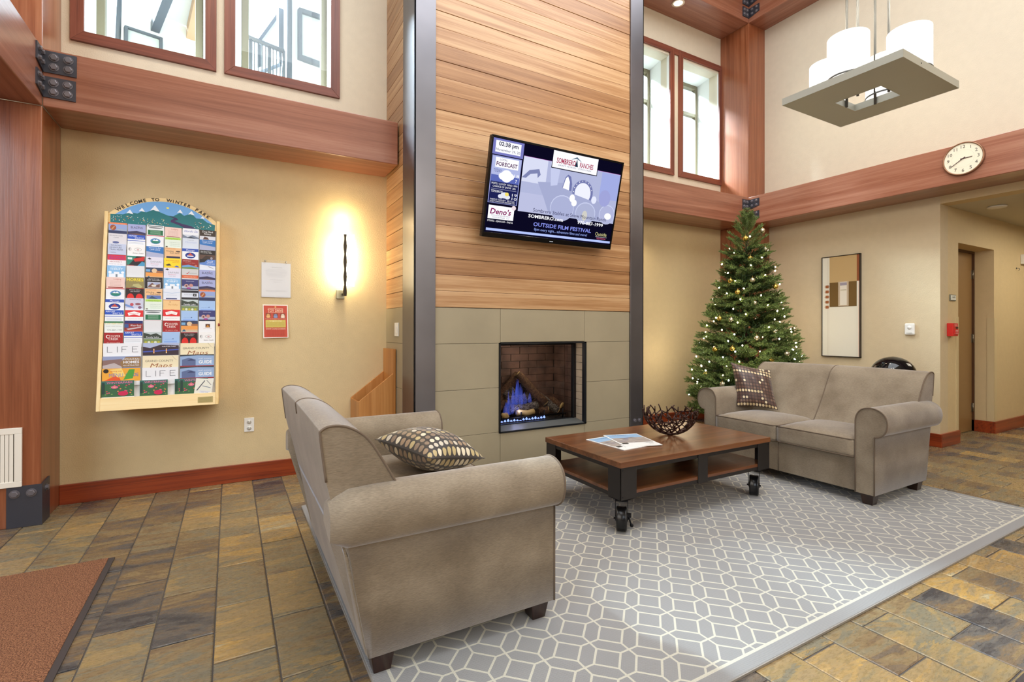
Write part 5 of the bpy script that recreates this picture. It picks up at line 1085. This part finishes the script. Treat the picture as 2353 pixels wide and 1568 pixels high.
def d_mh(p): p.r(0,0,1,1,I(150,160,196)); p.poly([(0,.7),(.5,.8),(.55,0),(0,0)],I(140,110,104)); p.poly([(0,.3),(.3,.5),(.5,.2),(.5,0),(0,0)],I(190,176,176)); p.poly([(.45,.5),(.6,.95),(1,.95),(1,.15),(.5,.15)],I(150,116,76)); p.t('MOUNTAIN',.75,.7,.15,I(246,246,250),.42); p.t('*HOMES',.75,.45,.2,I(246,246,250),.42); p.t('ILLUSTRATED',.75,.24,.11,I(246,246,250),.42); p.r(.5,0,1,.12,I(50,110,170))
def d_guide(p): p.r(0,0,1,1,I(150,176,214)); p.poly([(0,1),(1,1),(1,.9),(.5,.94),(0,.86)],I(60,66,70)); p.poly([(.05,.1),(.05,.6),(.25,.74),(.45,.6),(.45,.1)],I(96,110,150)); p.poly([(.2,.5),(.32,.68),(.45,.5)],I(60,70,110)); p.t('real estate',.72,.62,.12,I(226,232,246),.4,slant=.3); p.t('*GUIDE',.74,.26,.26,I(250,250,252),.4); p.r(0,0,1,.1,I(150,44,50))
def d_menu(p): p.r(0,0,1,1,I(240,170,60)); p.poly([(0,0),(.4,.5),(.5,0)],I(230,90,40)); p.poly([(.2,.9),(.5,1),(.6,.4),(.4,.3)],I(250,214,120)); p.d(.1,.8,.07,.16,I(40,30,24)); p.t('MENU',.36,.34,.28,I(120,130,190),.36); p.t('*GUIDE',.78,.36,.26,I(120,130,170),.34); p.poly([(.55,.1),(.7,.9),(.85,.9),(.8,.2)],I(80,160,60)); p.t('dining out',.36,.74,.1,I(206,90,50),.3)
def d_wp(p):
    p.r(0,0,1,1,I(60,104,70)); p.r(0,.78,1,1,I(60,110,100)); p.t('WINTERPARK',.56,.82,.13,I(240,120,170),.8); r_=random.Random(9)
    for i in range(26): p.d(r_.uniform(.12,.95),r_.uniform(.1,.75),.03,.035,I(*r_.choice([(226,90,120),(236,140,90),(90,140,80),(214,60,90),(120,160,90)])),8)
    p.d(.4,.6,.11,.09,I(230,110,150)); p.d(.4,.6,.04,.035,I(240,180,120)); p.d(.66,.2,.16,.15,I(206,40,86)); p.r(.02,.2,.1,.9,I(40,66,60))
def d_mapf(p): p.r(0,0,1,1,I(238,236,222)); p.poly([(.1,.2),(.5,.9),(.54,.86),(.16,.18)],I(90,90,100)); p.poly([(.4,.5),(.9,.4),(.9,.44),(.42,.54)],I(120,130,150)); p.poly([(.6,.9),(.9,.6),(.92,.62),(.63,.92)],I(110,110,120)); p.r(.3,.04,.9,.2,I(226,226,232)); p.t('trail map',.6,.08,.08,I(130,150,190),.4)
rows=[[(d_balloon,'sky blue brochure with a hot air balloon'),(d_blaz,'lavender brochure with dark handwriting'),(d_green,'white brochure with a green text box'),(d_pink,'pale pink lodging brochure'),(d_nord,'white brochure with blue script over snow'),(d_sled,'dark dog sled brochure with white lettering')],
[(d_home,'pale grey home care brochure'),(d_air,'blue and white airport shuttle brochure'),(d_oval,'white brochure with green and blue oval logo'),(d_lime,'pale brochure with a lime band'),(d_pale,'pale blue brochure with faint script'),(d_arc,'blue brochure with white arched lettering')],
[(d_adv,'lavender trail ride brochure'),(d_88,'white brochure with thin oval drawings'),(d_arc,'blue brochure with white arched lettering'),(d_peach,'peach ranch brochure with a dark bar'),(d_mass,'massage brochure with a blue oval'),(d_tours,'black dog tour brochure')],
[(d_mich,'red and white ski rental brochure'),(d_tri,'green, black and red brochure with triangles'),(d_saf,'white brochure with a small dark bird'),(d_snow,'yellow snowmobile brochure'),(d_land,'dark red brochure with a landscape strip'),(d_golf,'blue golf brochure with a black corner')],
[(d_thr,'light blue thrift shop brochure'),(d_blank,'plain white brochure back'),(d_sun,'orange sunset brochure'),(d_saf,'white brochure with a small dark bird'),(d_chk,'grey brochure with a red check mark and orange band'),(d_blaz,'lavender brochure with dark handwriting')],
[(d_pink,'pale pink lodging brochure'),(d_horse,'olive brochure with big yellow letters about horses'),(d_art,'black art gallery brochure with a framed picture'),(d_thr,'light blue thrift shop brochure'),(d_heads,'navy brochure with two faces'),(d_blaz,'lavender brochure with dark handwriting')],
[(d_ovalr,'white oval logo brochure with a red top strip'),(d_hands,'black brochure with two red shapes'),(d_peach2,'peach ranch brochure with a mountain picture'),(d_wb,'white brochure with a blue bar'),(d_x,'white brochure with black bars and an X'),(d_balloon,'balloon brochure with an orange strip')],
[(d_mass,'massage brochure with a blue oval'),(d_skate,'lilac skating brochure'),(d_lime,'pale brochure with a lime band'),(d_vall,'orange brochure with faint script'),(d_lake,'green lake brochure with white lettering'),(d_blue,'light blue spa brochure')],
[(d_air,'blue and white airport shuttle brochure'),(d_rib,'red brochure with a white ribbon'),(d_green,'white brochure with a green text box'),(d_rib,'red brochure with a white ribbon'),(d_blue,'light blue spa brochure'),(d_heads,'navy brochure with two faces')],
[(d_car,'green and white car rental brochure'),(d_win,'red and navy ranch brochure'),(d_blank,'plain white brochure back'),(d_coop,'dark red brochure with white block letters'),(d_sun,'orange sunset brochure'),(d_sq,'white brochure with a small brown square')],
[(d_coop,'dark red brochure with white block letters'),(d_air,'blue and white airport shuttle brochure'),(d_lake,'green lake brochure with white lettering'),(d_blue,'light blue spa brochure'),(d_hands,'black brochure with two red shapes'),(d_88,'white brochure with thin oval drawings')]]
ORD=['first','second','third','fourth','fifth','sixth','seventh','eighth','ninth','tenth','eleventh']
def leaflet(u0,w_,vt,vis,full,fn,name,label,grp,cat,tilt=0,off=0.0):
    "leaflet whose top edge sits at face height vt; the lowest part dips behind the next row"
    a=FP_(u0,vt,.002+off); b=FP_(u0,vt-full,-.016+off); v=(a-b).normalized(); u=Vector((1,0,0)); n=u.cross(v)
    if tilt: 
        M3=Matrix.Rotation(tilt,3,n); u=M3@u; v=M3@v
    o=a-v*full
    mb=MB().prism([o,o+u*w_,o+u*w_+v*full,o+v*full],-n*.004,ink(232,232,232))
    p=Print(mb,o+v*(full-vis)+n*.0001,u,v,w_,vis,.0002); fn(p)
    return mb.build(name,None,label=label,cat=cat,group=grp,loc=o)
vT=Lr-.078; pitch=.0765; cw=(Wd-2*st-.006)/6
for r0,rw in enumerate(rows):
    for c0,(fn,ds) in enumerate(rw):
        jit=rd.uniform(-.004,.004)
        leaflet(st+.005+c0*cw+rd.uniform(0,.002),cw-.006,vT-r0*pitch+jit-(.004 if c0==0 else 0),pitch+.002,pitch+.03,fn,'brochure',ds+', %s row, %s column'%(ORD[r0],ORD[c0]),'brochures in the wall rack','brochure')
v0=vT-11*pitch-.004; cw3=(Wd-2*st-.004)/3
wide=[[(d_life,'white booklet with thin grey capitals'),(d_wpd,'dark village at night booklet'),(d_maps,'cream county map booklet')],[(d_mh,'mountain homes booklet with a house picture'),(d_maps,'cream county map booklet'),(d_guide,'blue real estate guide')],[(d_menu,'orange menu guide with vegetables'),(d_life,'white booklet with thin grey capitals'),(d_guide,'blue real estate guide')]]
for r0,rw in enumerate(wide):
    for c0,(fn,ds) in enumerate(rw):
        leaflet(st+.004+c0*cw3,cw3-.010,v0-r0*.083+rd.uniform(-.003,.003),.086,.115,fn,'booklet',ds+', %s wide row, %s pocket'%(ORD[r0],ORD[c0]),'booklets in the wide rack rows','booklet')
vb_=v0-3*.083+.002
for i,(u0,w_,fn,ds,tl,of) in enumerate(((st+.003,.172,d_wp,'flower covered magazine at the bottom left of the rack',0,0),(st+.205,.155,d_wp,'flower covered magazine in the bottom middle of the rack',0,0),(st+.40,.16,d_wp,'flower covered magazine peeking out behind another at the bottom right',0,0),(st+.43,.165,d_wp,'flower covered magazine in front at the bottom right of the rack',0,.005),(st+.525,.105,d_mapf,'pale folded trail map at the bottom right corner of the rack',-.12,.010))):
    leaflet(u0,w_,vb_-(.004 if i else 0),.105,.115,fn,'rack_magazine',ds,'magazines in the bottom rack pocket','magazine',tl,of)
# ================================================================== RIGHT WALL ITEMS
def wall_print(mb,x,ya,z0,w_,h_,off): return Print(mb,(x-off,ya,z0),(0,-1,0),(0,0,1),w_,h_,.0004)
art=thing('framed_artwork',(XR,3.195,.88),'tall narrow abstract artwork in cream and brown above the loveseat','artwork')
BF=plain('art_frame_brown',rgb(40,28,22),.4); ay0,ay1,az0,az1=3.41,2.985,.88,2.08
MB().box(XR-.035,XR-.001,ay1,ay1+.008,az0,az1).box(XR-.035,XR-.001,ay0-.008,ay0,az0,az1).box(XR-.035,XR-.001,ay1,ay0,az1-.008,az1).box(XR-.035,XR-.001,ay1,ay0,az0,az0+.008).build('frame',BF,art)
mb=MB(); mb.box(XR-.028,XR-.002,ay1+.008,ay0-.008,az0+.008,az1-.008,ink(232,226,208)); p=wall_print(mb,XR,ay0-.008,az0+.008,ay0-ay1-.016,az1-az0-.016,.0284)
p.r(.20,.74,.95,1.0,I(196,164,112)); p.r(.93,.74,1,1,I(150,84,46)); p.r(.20,.495,.93,.74,I(112,84,40)); p.r(.44,.50,.72,.745,I(196,176,150)); p.r(.49,.51,.67,.74,I(228,220,204)); p.r(.49,.705,.67,.735,I(160,150,160)); p.r(.50,.655,.66,.665,I(190,180,150)); p.r(.97,0,1,.74,I(236,206,186)); p.r(.155,0,.165,1,I(206,196,176)); p.r(.20,0,.203,.49,I(214,206,188)); p.r(.93,.0,.935,.74,I(220,212,194))
for i in range(5): p.r(.06,.702-.052*i-.002,.20,.702-.052*i+.002,I(120,70,40)); p.r(.09,.688-.052*i,.18,.716-.052*i,I(156,92,50))
mb.build('canvas',None,art)
th=thing('wall_chime',(XR,2.513,1.147),'white rounded sensor box on the tan wall right of the artwork','sensor'); MB().box(XR-.03,XR-.001,2.468,2.558,1.147,1.27).build('housing',WPLASTIC,th,bevel=.012,seg=3)
MB().box(XR-.033,XR-.03,2.488,2.538,1.165,1.172).build('slot',plain('slot_grey',rgb(190,188,180),.5),th)
MB().lathe([(.02,0),(.019,.003),(0,.004)],(XR-.03,2.513,1.225),16,T=Vector((-1,0,0)).to_track_quat('Z','Y').to_matrix().to_4x4()).build('lens',WPLASTIC,th)
cn=Vector((XBR,1.927,2.775)); ck=thing('wall_clock',(cn.x,cn.y,cn.z-.15),'round white wall clock on the right timber beam','clock'); Tn=Vector((-1,0,0)).to_track_quat('Z','Y').to_matrix().to_4x4()
MB().lathe([(.150,0),(.152,.02),(.149,.028),(.142,.03),(.138,.024),(.138,.001),(0,.001)],cn,48,T=Tn).build('rim',plain('clock_rim_brass',rgb(150,110,84),.3,.6),ck)
mb=MB().lathe([(.140,.012),(.140,.020)],cn,48,m=ink(244,238,214),T=Tn,smooth=False)
p=Print(mb,cn+Vector((-.0205,0,0)),(0,-1,0),(0,0,1),1,1,.0003)
for h in range(1,13):
    a=R(90-30*h); p.t(str(h),.108*math.cos(a),.108*math.sin(a)-.013,.030,I(70,62,54))
for h in range(60):
    a=R(6*h); r0=.080; p.poly([(r0*math.cos(a)-.001,r0*math.sin(a)),(r0*math.cos(a)+.001,r0*math.sin(a)),(r0*math.cos(a),r0*math.sin(a)+.003)],I(120,110,90))
mb.build('dial',None,ck)
def hand(angd,L,wd,k,mat):
    a=R(90-angd); d=Vector((0,-math.cos(a),math.sin(a))); s=Vector((0,math.sin(a),math.cos(a))); c=cn+Vector((-.0215-k,0,0))
    MB().prism([c-d*.02-s*wd,c-d*.02+s*wd,c+d*L+s*wd*.6,c+d*L-s*wd*.6],(-.001,0,0)).build('hand',mat,ck)
HK=plain('clock_hand',rgb(60,28,30),.4); hand(88,.066,.0045,.001,HK); hand(236,.100,.0035,.003,HK)
MB().lathe([(.006,.0),(.005,.006),(0,.0065)],cn+Vector((-.0205,0,0)),12,T=Tn).build('hub',HK,ck)
box(0,0,0,0,0,0) if False else None
MB().lathe([(0,.026),(.137,.026),(.137,.0265),(0,.0265)],cn,40,T=Tn,smooth=False).build('clock_glass',glassmat('clock_glass'),ck)
# hall wall items
def hplate(name,x0,x1,z0,z1,d,mat,label,cat,bev=.003):
    t=thing(name,((x0+x1)/2,YH,z0),label,cat); box(x0,x1,YH-d,YH-.0005,z0,z1).build('body',mat,t,bevel=bev); return t
pu=hplate('fire_alarm_pull',6.47,6.585,1.135,1.27,.055,plain('alarm_red',rgb(206,40,34),.35),'red fire alarm pull station on the hallway corner','fire alarm')
box(6.50,6.56,YH-.0565,YH-.055,1.235,1.262).build('name_strip',ink(230,120,110),pu)
mb=MB().box(6.495,6.58,YH-.062,YH-.055,1.155,1.205,ink(214,60,50)); p=Print(mb,(6.495,YH-.0622,1.155),(1,0,0),(0,0,1),.085,.05,.0003); p.t('FIRE',.5,.55,.3,I(250,245,240),.7); p.t('PULL DOWN',.5,.12,.24,I(250,245,240),.8); mb.build('pull_handle',None,pu)
mb=MB().box(6.53,6.58,YH-.058,YH-.055,1.213,1.232,ink(60,20,20)); mb.build('recess',None,pu)
sg=hplate('room_sign',6.53,6.665,1.505,1.57,.01,plain('sign_grey',rgb(118,116,98),.5),'small grey framed room sign beside the brown door','sign',.001)
mb=MB().box(6.541,6.66,YH-.0125,YH-.010,1.513,1.563,ink(236,238,226)); p=Print(mb,(6.541,YH-.0127,1.513),(1,0,0),(0,0,1),.119,.05,.0003); p.t('GAMES',.55,.42,.36,I(60,60,56),.62); mb.build('sign_face',None,sg)
hplate('wall_strobe',8.56,8.72,2.02,2.14,.04,WPLASTIC,'white alarm box high on the hallway wall at the right edge','alarm box')
hk=thing('wall_hook',(8.42,YH,1.94),'tiny metal hook on the hallway wall','hook'); MB().lathe([(.01,0),(.01,.004)],(8.42,YH,1.96),10,T=Vector((0,-1,0)).to_track_quat('Z','Y').to_matrix().to_4x4()).tube([(8.42,YH-.004,1.96),(8.42,YH-.03,1.955),(8.42,YH-.032,1.94),(8.42,YH-.02,1.93)],.003,6).build('body',NICKEL,hk)
# dome lid bin behind the loveseat
bn=thing('domed_bin',(5.72,2.42,0),'glossy black dome lidded bin behind the right loveseat','bin')
GBK=plain('glossy_black_lid',rgb(14,14,18),.08); MB().lathe([(.17,.0),(.18,.01),(.185,.74)],(5.72,2.42,.0),32).build('body',plain('bin_body_black',rgb(30,30,32),.35),bn)
MB().lathe([(.19,.74),(.19,.765)]+[(.187*math.cos(R(a)),.765+.17*math.sin(R(a))) for a in (8,20,32,44,56,68,80)]+[(0,.936)],(5.72,2.42,0),36).build('dome_lid',GBK,bn)
# hallway ceiling disc, beam downlight
dc=thing('ceiling_disc',(6.95,2.01,2.47),'flat white disc on the hallway ceiling','ceiling fitting'); MB().lathe([(.075,2.488),(.08,2.48),(.07,2.472),(0,2.472)],(6.95,2.01,0),28).build('cover',WPLASTIC,dc)
dl=thing('recessed_downlight',(4.77,4.28,Z5),'small recessed downlight under the high beam','downlight')
MB().lathe([(.075,Z5-.001),(.078,Z5-.006),(.055,Z5-.004)],(4.77,4.28,0),28,cap=False).build('trim_ring',plain('downlight_trim',rgb(226,206,180),.4),dl); MB().lathe([(.055,Z5-.0045),(0,Z5-.0045)],(4.77,4.28,0),24).build('lens',emis('downlight_lens',(1,.86,.66,1),2.2),dl)
# ================================================================== PENDANT
px0,px1,py0,py1=3.0,3.672,1.225,1.865; hx0,hx1,hy0,hy1=3.25,3.48,1.435,1.682; pz=2.60; pt_=.042
pd=thing('pendant_lamp',(3.336,1.545,pz),'square metal pendant lamp with four lit white glass cylinders','pendant lamp')
s=MB(); q=.0035; s.box(px0+q,px1-q,py0+q,hy0-q,pz+.0005,pz+.006).box(px0+q,px1-q,hy1+q,py1-q,pz+.0005,pz+.006).box(px0+q,hx0-q,hy0-q,hy1+q,pz+.0005,pz+.006).box(hx1+q,px1-q,hy0-q,hy1+q,pz+.0005,pz+.006).build('plate',PLATEM,pd)
s=MB(); 
for a in ((px0,px1,py0,py0+.004),(px0,px1,py1-.004,py1),(px0,px0+.004,py0+.004,py1-.004),(px1-.004,px1,py0+.004,py1-.004),(hx0-.004,hx0,hy0,hy1),(hx1,hx1+.004,hy0,hy1),(hx0-.004,hx1+.004,hy0-.004,hy0),(hx0-.004,hx1+.004,hy1,hy1+.004)): s.box(*a,pz,pz+pt_)
s.build('rim',PLATEM,pd)
for x,y in ((3.366,hy1-.008),(hx1-.008,1.565),(hx0+.008,1.56),(3.36,hy0+.008)):
    MB().tube([(x,y,pz-.004),(x,y,TOP-.02)],.0075,8).build('rod',NICKEL,pd)
for x,y,nx,ny in ((px1,1.70,1,0),(px1,1.40,1,0),(3.2,py0,0,-1)): MB().lathe([(.004,0),(.003,.002),(0,.002)],(x,y,pz+.02),8,T=Vector((nx,ny,0)).to_track_quat('Z','Y').to_matrix().to_4x4()).build('screw',BLACKM,pd)
OP=emis('opal_glass_lit',(1,.98,.94,1),1.25)
for dx,dy in ((-.215,0),(.225,.0),(0,.225),(.02,-.205)):
    x,y=3.345+dx,1.55+dy
    MB().lathe([(0,2.667),(.098,2.667),(.105,2.672),(.105,2.90),(.103,2.903),(.100,2.90),(.100,2.672)],(x,y,0),32).build('glass_shade',OP,pd)
    MB().lathe([(.105,2.658),(.108,2.662),(.105,2.668)],(x,y,0),28,cap=False).build('shade_ring',NICKEL,pd)
    MB().tube([(x,y,2.606),(x,y,2.667)],.02,10).build('socket',NICKEL,pd)
for k,(gx,gy) in enumerate(((3.02,1.55),(3.68,1.55),(3.345,1.88),(3.365,1.22))): point('pendant_glow.%03d'%k,(gx,gy,3.0),11,(1,.91,.78),.06)
# ================================================================== CHRISTMAS TREE
TC=Vector((5.15,3.62,0)); TTOP=2.52; TB=.22; RB=.60
TPR=[(.1,.30),(.25,.56),(.55,.61),(.98,.525),(1.47,.385),(1.97,.265),(2.3,.165),(2.5,.075),(2.62,.01)]
def trad(z):
    for (a,r0),(b,r1) in zip(TPR,TPR[1:]):
        if z<b: return r0+(r1-r0)*max(0,(z-a))/(b-a)
    return .008
def needle_mat():
    m,nt,b=newmat('fir_needles'); L=nt.links; oi=N(nt,'ShaderNodeObjectInfo'); g=N(nt,'ShaderNodeNewGeometry')
    a=mathn(nt,'FRACT',mathn(nt,'ADD',oi.outputs['Random'],g.outputs['Random Per Island'])); cr=N(nt,'ShaderNodeValToRGB'); e=cr.color_ramp.elements; e[0].color=rgb(78,100,48); e[1].color=rgb(160,176,100); x=e.new(.5); x.color=rgb(112,134,68)
    L.new(a,cr.inputs[0]); L.new(cr.outputs[0],b.inputs['Base Color']); b.inputs['Roughness'].default_value=.55; b.inputs['Specular IOR Level'].default_value=.35; return m
NEED=needle_mat(); BARK=plain('artificial_trunk',rgb(78,56,36),.8)
tree=thing('christmas_tree',(TC.x,TC.y,0),'tall artificial fir Christmas tree in the corner behind the right loveseat','christmas tree')
MB().tube([(TC.x,TC.y,.02),(TC.x,TC.y,TTOP-.05)],[.03,.012],8).build('trunk',BARK,tree)
st_=MB()
for i in range(4): a=i*math.pi/2+.4; st_.tube([(TC.x,TC.y,.16),(TC.x+.3*math.cos(a),TC.y+.3*math.sin(a),.02)],.012,6)
st_.build('stand',BLACKM,tree)
def bough(seed):
    r_=random.Random(seed); mb=MB(); L0=.30
    def twig(p,d,L,nn,nl):
        d=d.normalized(); a=d.cross(Vector((0,0,1))).normalized(); c=d.cross(a)
        mb.tube([p,p+d*L],.003,3,BARK)
        for i in range(nn):
            t=(i+r_.random())/nn; q=p+d*(L*t); an=r_.uniform(0,2*math.pi); o=(a*math.cos(an)+c*math.sin(an)); ln=nl*(1-.45*t)*r_.uniform(.8,1.15)
            tip=q+(o*.80+d*.62)*ln; sd=o.cross(d)*.0042
            mb.add([q-sd,q+sd,tip+sd*.4,tip-sd*.4],[(0,1,2,3)],NEED)
        for i in range(7):
            o=a*math.cos(i)+c*math.sin(i); q=p+d*L; sd=o.cross(d)*.0040; tip=q+(o*.35+d)*nl*.8; mb.add([q-sd,q+sd,tip],[(0,1,2)],NEED)
    twig(Vector((0,0,0)),Vector((1,0,.05)),L0,70,.042)
    for i in range(6):
        t=.15+.14*i
        for s in (-1,1): twig(Vector((L0*t,0,.01*t)),Vector((.8,s*.75,r_.uniform(-.1,.25))),.125*(1.15-t*.5),34,.036)
    for i in range(3): twig(Vector((L0*(.4+.2*i),0,0)),Vector((.75,r_.uniform(-.3,.3),.6)),.08,24,.034)
    return mb.mesh('branch')
BM=[bough(s) for s in range(4)]
r_=random.Random(21); nb=262; i=0
for i in range(nb):
    f=(i+.5)/nb; z=TB+(TTOP-.10-TB)*(1-math.sqrt(1-f*.985)); a=i*2.39996+r_.uniform(-.2,.2)
    rr=trad(z); Ls=max(.16,min(.30,rr*.80+.05))/.30
    tip=rr*r_.uniform(.90,1.08); base=tip-Ls*.30*.96
    o=bpy.data.objects.new('branch',BM[i%4]); COL.objects.link(o); o.parent=tree; o.location=(base*math.cos(a),base*math.sin(a),z-.03*Ls)
    o.rotation_euler=(r_.uniform(-.4,.4),r_.uniform(-.35,.10)-(.5 if z>TTOP-.35 else 0),a); o.scale=(Ls,Ls*.95+.05,Ls*.95+.05)
for k in range(34):
    z=TTOP-.52+.017*k; a=k*2.39996; rr=trad(z); L_=(rr+.05)/.30; o=bpy.data.objects.new('branch',BM[k%4]); COL.objects.link(o); o.parent=tree; o.location=(0,0,z-.06); o.rotation_euler=(r_.uniform(-.4,.4),-.45-.5*k/34,a); o.scale=(L_,.42,.42)
for k in range(4):
    o=bpy.data.objects.new('branch',BM[k]); COL.objects.link(o); o.parent=tree; o.location=(0,0,TTOP-.20+.03*k); o.rotation_euler=(0,-1.35+.12*k if k else -1.52,k*1.7); o.scale=(.75 if k==0 else .42,.4,.4)
# inner fill so the crown is dense: short twigs close to the trunk, uncountable
fill=MB(); rf=random.Random(4)
for i in range(9000):
    z=rf.uniform(TB,TTOP-.42); a=rf.uniform(0,6.283); rr=trad(z)*math.sqrt(rf.uniform(.01,.66)); p=Vector((TC.x+rr*math.cos(a),TC.y+rr*math.sin(a),z)); d=Vector((math.cos(a+rf.uniform(-.8,.8)),math.sin(a+rf.uniform(-.8,.8)),rf.uniform(-.4,.6))).normalized(); s_=d.cross(Vector((0,0,1))).normalized()*.006
    L_=rf.uniform(.05,.09); fill.add([p-s_,p+s_,p+d*L_+s_*.5,p+d*L_-s_*.5],[(0,1,2,3)])
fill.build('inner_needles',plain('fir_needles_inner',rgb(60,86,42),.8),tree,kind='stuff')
# string lights
sl=thing('string_lights',(TC.x,TC.y,.3),'string of warm white lights wound round the Christmas tree','string lights')
BWm=emis('warm_bulb',(1,.80,.48,1),26); BCm=emis('cool_bulb',(.92,.95,1,1),22)
def bulb_mesh(m): return MB().lathe([(0,-.009),(.005,-.007),(.0074,0),(.005,.008),(0,.011)],(0,0,0),8,m).mesh('bulb')
bw,bc=bulb_mesh(BWm),bulb_mesh(BCm)
rl_=random.Random(8); pts=[]
nL=165
for i in range(nL):
    f=(i+.5)/nL; z=.42+(TTOP-.18-.42)*(1-math.sqrt(1-f)); a=i*2.39996*1.0+rl_.uniform(-.3,.3); rr=trad(z)*rl_.uniform(.90,1.05)
    q=Vector((TC.x+rr*math.cos(a),TC.y+rr*math.sin(a),z)); o=bpy.data.objects.new('bulb',bc if (z<1.15 and rl_.random()<.6) else bw); COL.objects.link(o); o.parent=sl; o.location=q-Vector(sl.location); o.rotation_euler=(rl_.uniform(-1,1),rl_.uniform(-1,1),0)
wr=MB(); pts=[]
for i in range(420):
    f=i/419; z=.40+(TTOP-.62)*f; a=f*2*math.pi*13; rr=trad(z)*(.86+.05*math.sin(i*.9)); pts.append((TC.x+rr*math.cos(a),TC.y+rr*math.sin(a),z+.02*math.sin(i*1.7)))
wr.tube(pts,.0018,4).build('wire',plain('green_wire',rgb(40,60,36),.6),sl)
# baubles, placed on the visible outside of the crown
GLD=plain('gold_bauble',rgb(226,190,92),.16,.9); SIL=plain('champagne_bauble',rgb(232,222,190),.12,.9); CAPM=plain('bauble_cap',rgb(190,160,90),.3,1)
def bauble_at(px,py):
    "centre on the crown surface under this direction of view"
    d=(F2*FP+R2*(px-CX)-U3*(py-CY)).normalized(); o=Vector((0,0,1.2)); best=None
    for k in range(500,820):
        q=o+d*k*.01; r0=math.hypot(q.x-TC.x,q.y-TC.y)
        if r0<trad(q.z)*.97: return q
        if best is None or r0-trad(q.z)<best[0]: best=(r0-trad(q.z),q)
    return best[1]
BA=[(1752,530,1,'at the upper right, near the tip'),(1713,548,0,'below the tip, in the middle'),(1724,594,0,'in the upper middle, fourth from the top'),(1759,573,1,'on the upper right edge'),(1679,646,0,'on the left side, upper half'),(1729,644,1,'in the middle, a third of the way down'),(1782,659,0,'on the right side, upper half'),(1781,616,1,'high on the right edge'),(1734,697,1,'in the exact middle of the tree'),(1680,735,1,'left of centre, halfway down'),(1654,732,0,'on the left edge, halfway down'),(1781,761,1,'right of centre, lower half'),(1825,756,1,'on the right edge, lower half'),(1739,777,1,'in the middle above the loveseat back'),(1683,802,0,'left of centre, just above the pillow'),(1808,813,1,'low on the right, above the loveseat back'),(1773,826,0,'touching the top line of the loveseat back'),(1622,861,0,'low on the left edge'),(1660,883,1,'lowest left, above the loveseat arm'),(1643,803,0,'on the left edge above the lowest ones'),(1695,672,0,'left of centre, a third of the way down')]
for px,py,m_,ds in BA:
    q=bauble_at(px,py); t=thing('christmas_bauble',q,('champagne' if m_ else 'gold')+' glass bauble on the christmas tree '+ds,'bauble','glass baubles on the christmas tree')
    MB().lathe([(.028*math.sin(R(a)),-.028*math.cos(R(a))) for a in range(0,181,15)],q,20).build('ball',SIL if m_ else GLD,t)
    MB().lathe([(.007,.026),(.007,.034),(0,.035)],q,8).tube([q+Vector((0,0,.034)),q+Vector((0,0,.05))],.0012,4).build('cap',CAPM,t)
point('tree_lights_glow',(TC.x-.35,TC.y-.35,.95),3,(1,.82,.55),.25); point('tree_lights_glow.001',(TC.x-.5,TC.y+.55,.9),3,(1,.82,.55),.2); point('tree_lights_glow.002',(TC.x+.6,TC.y-.1,1.2),2,(1,.82,.55),.2)
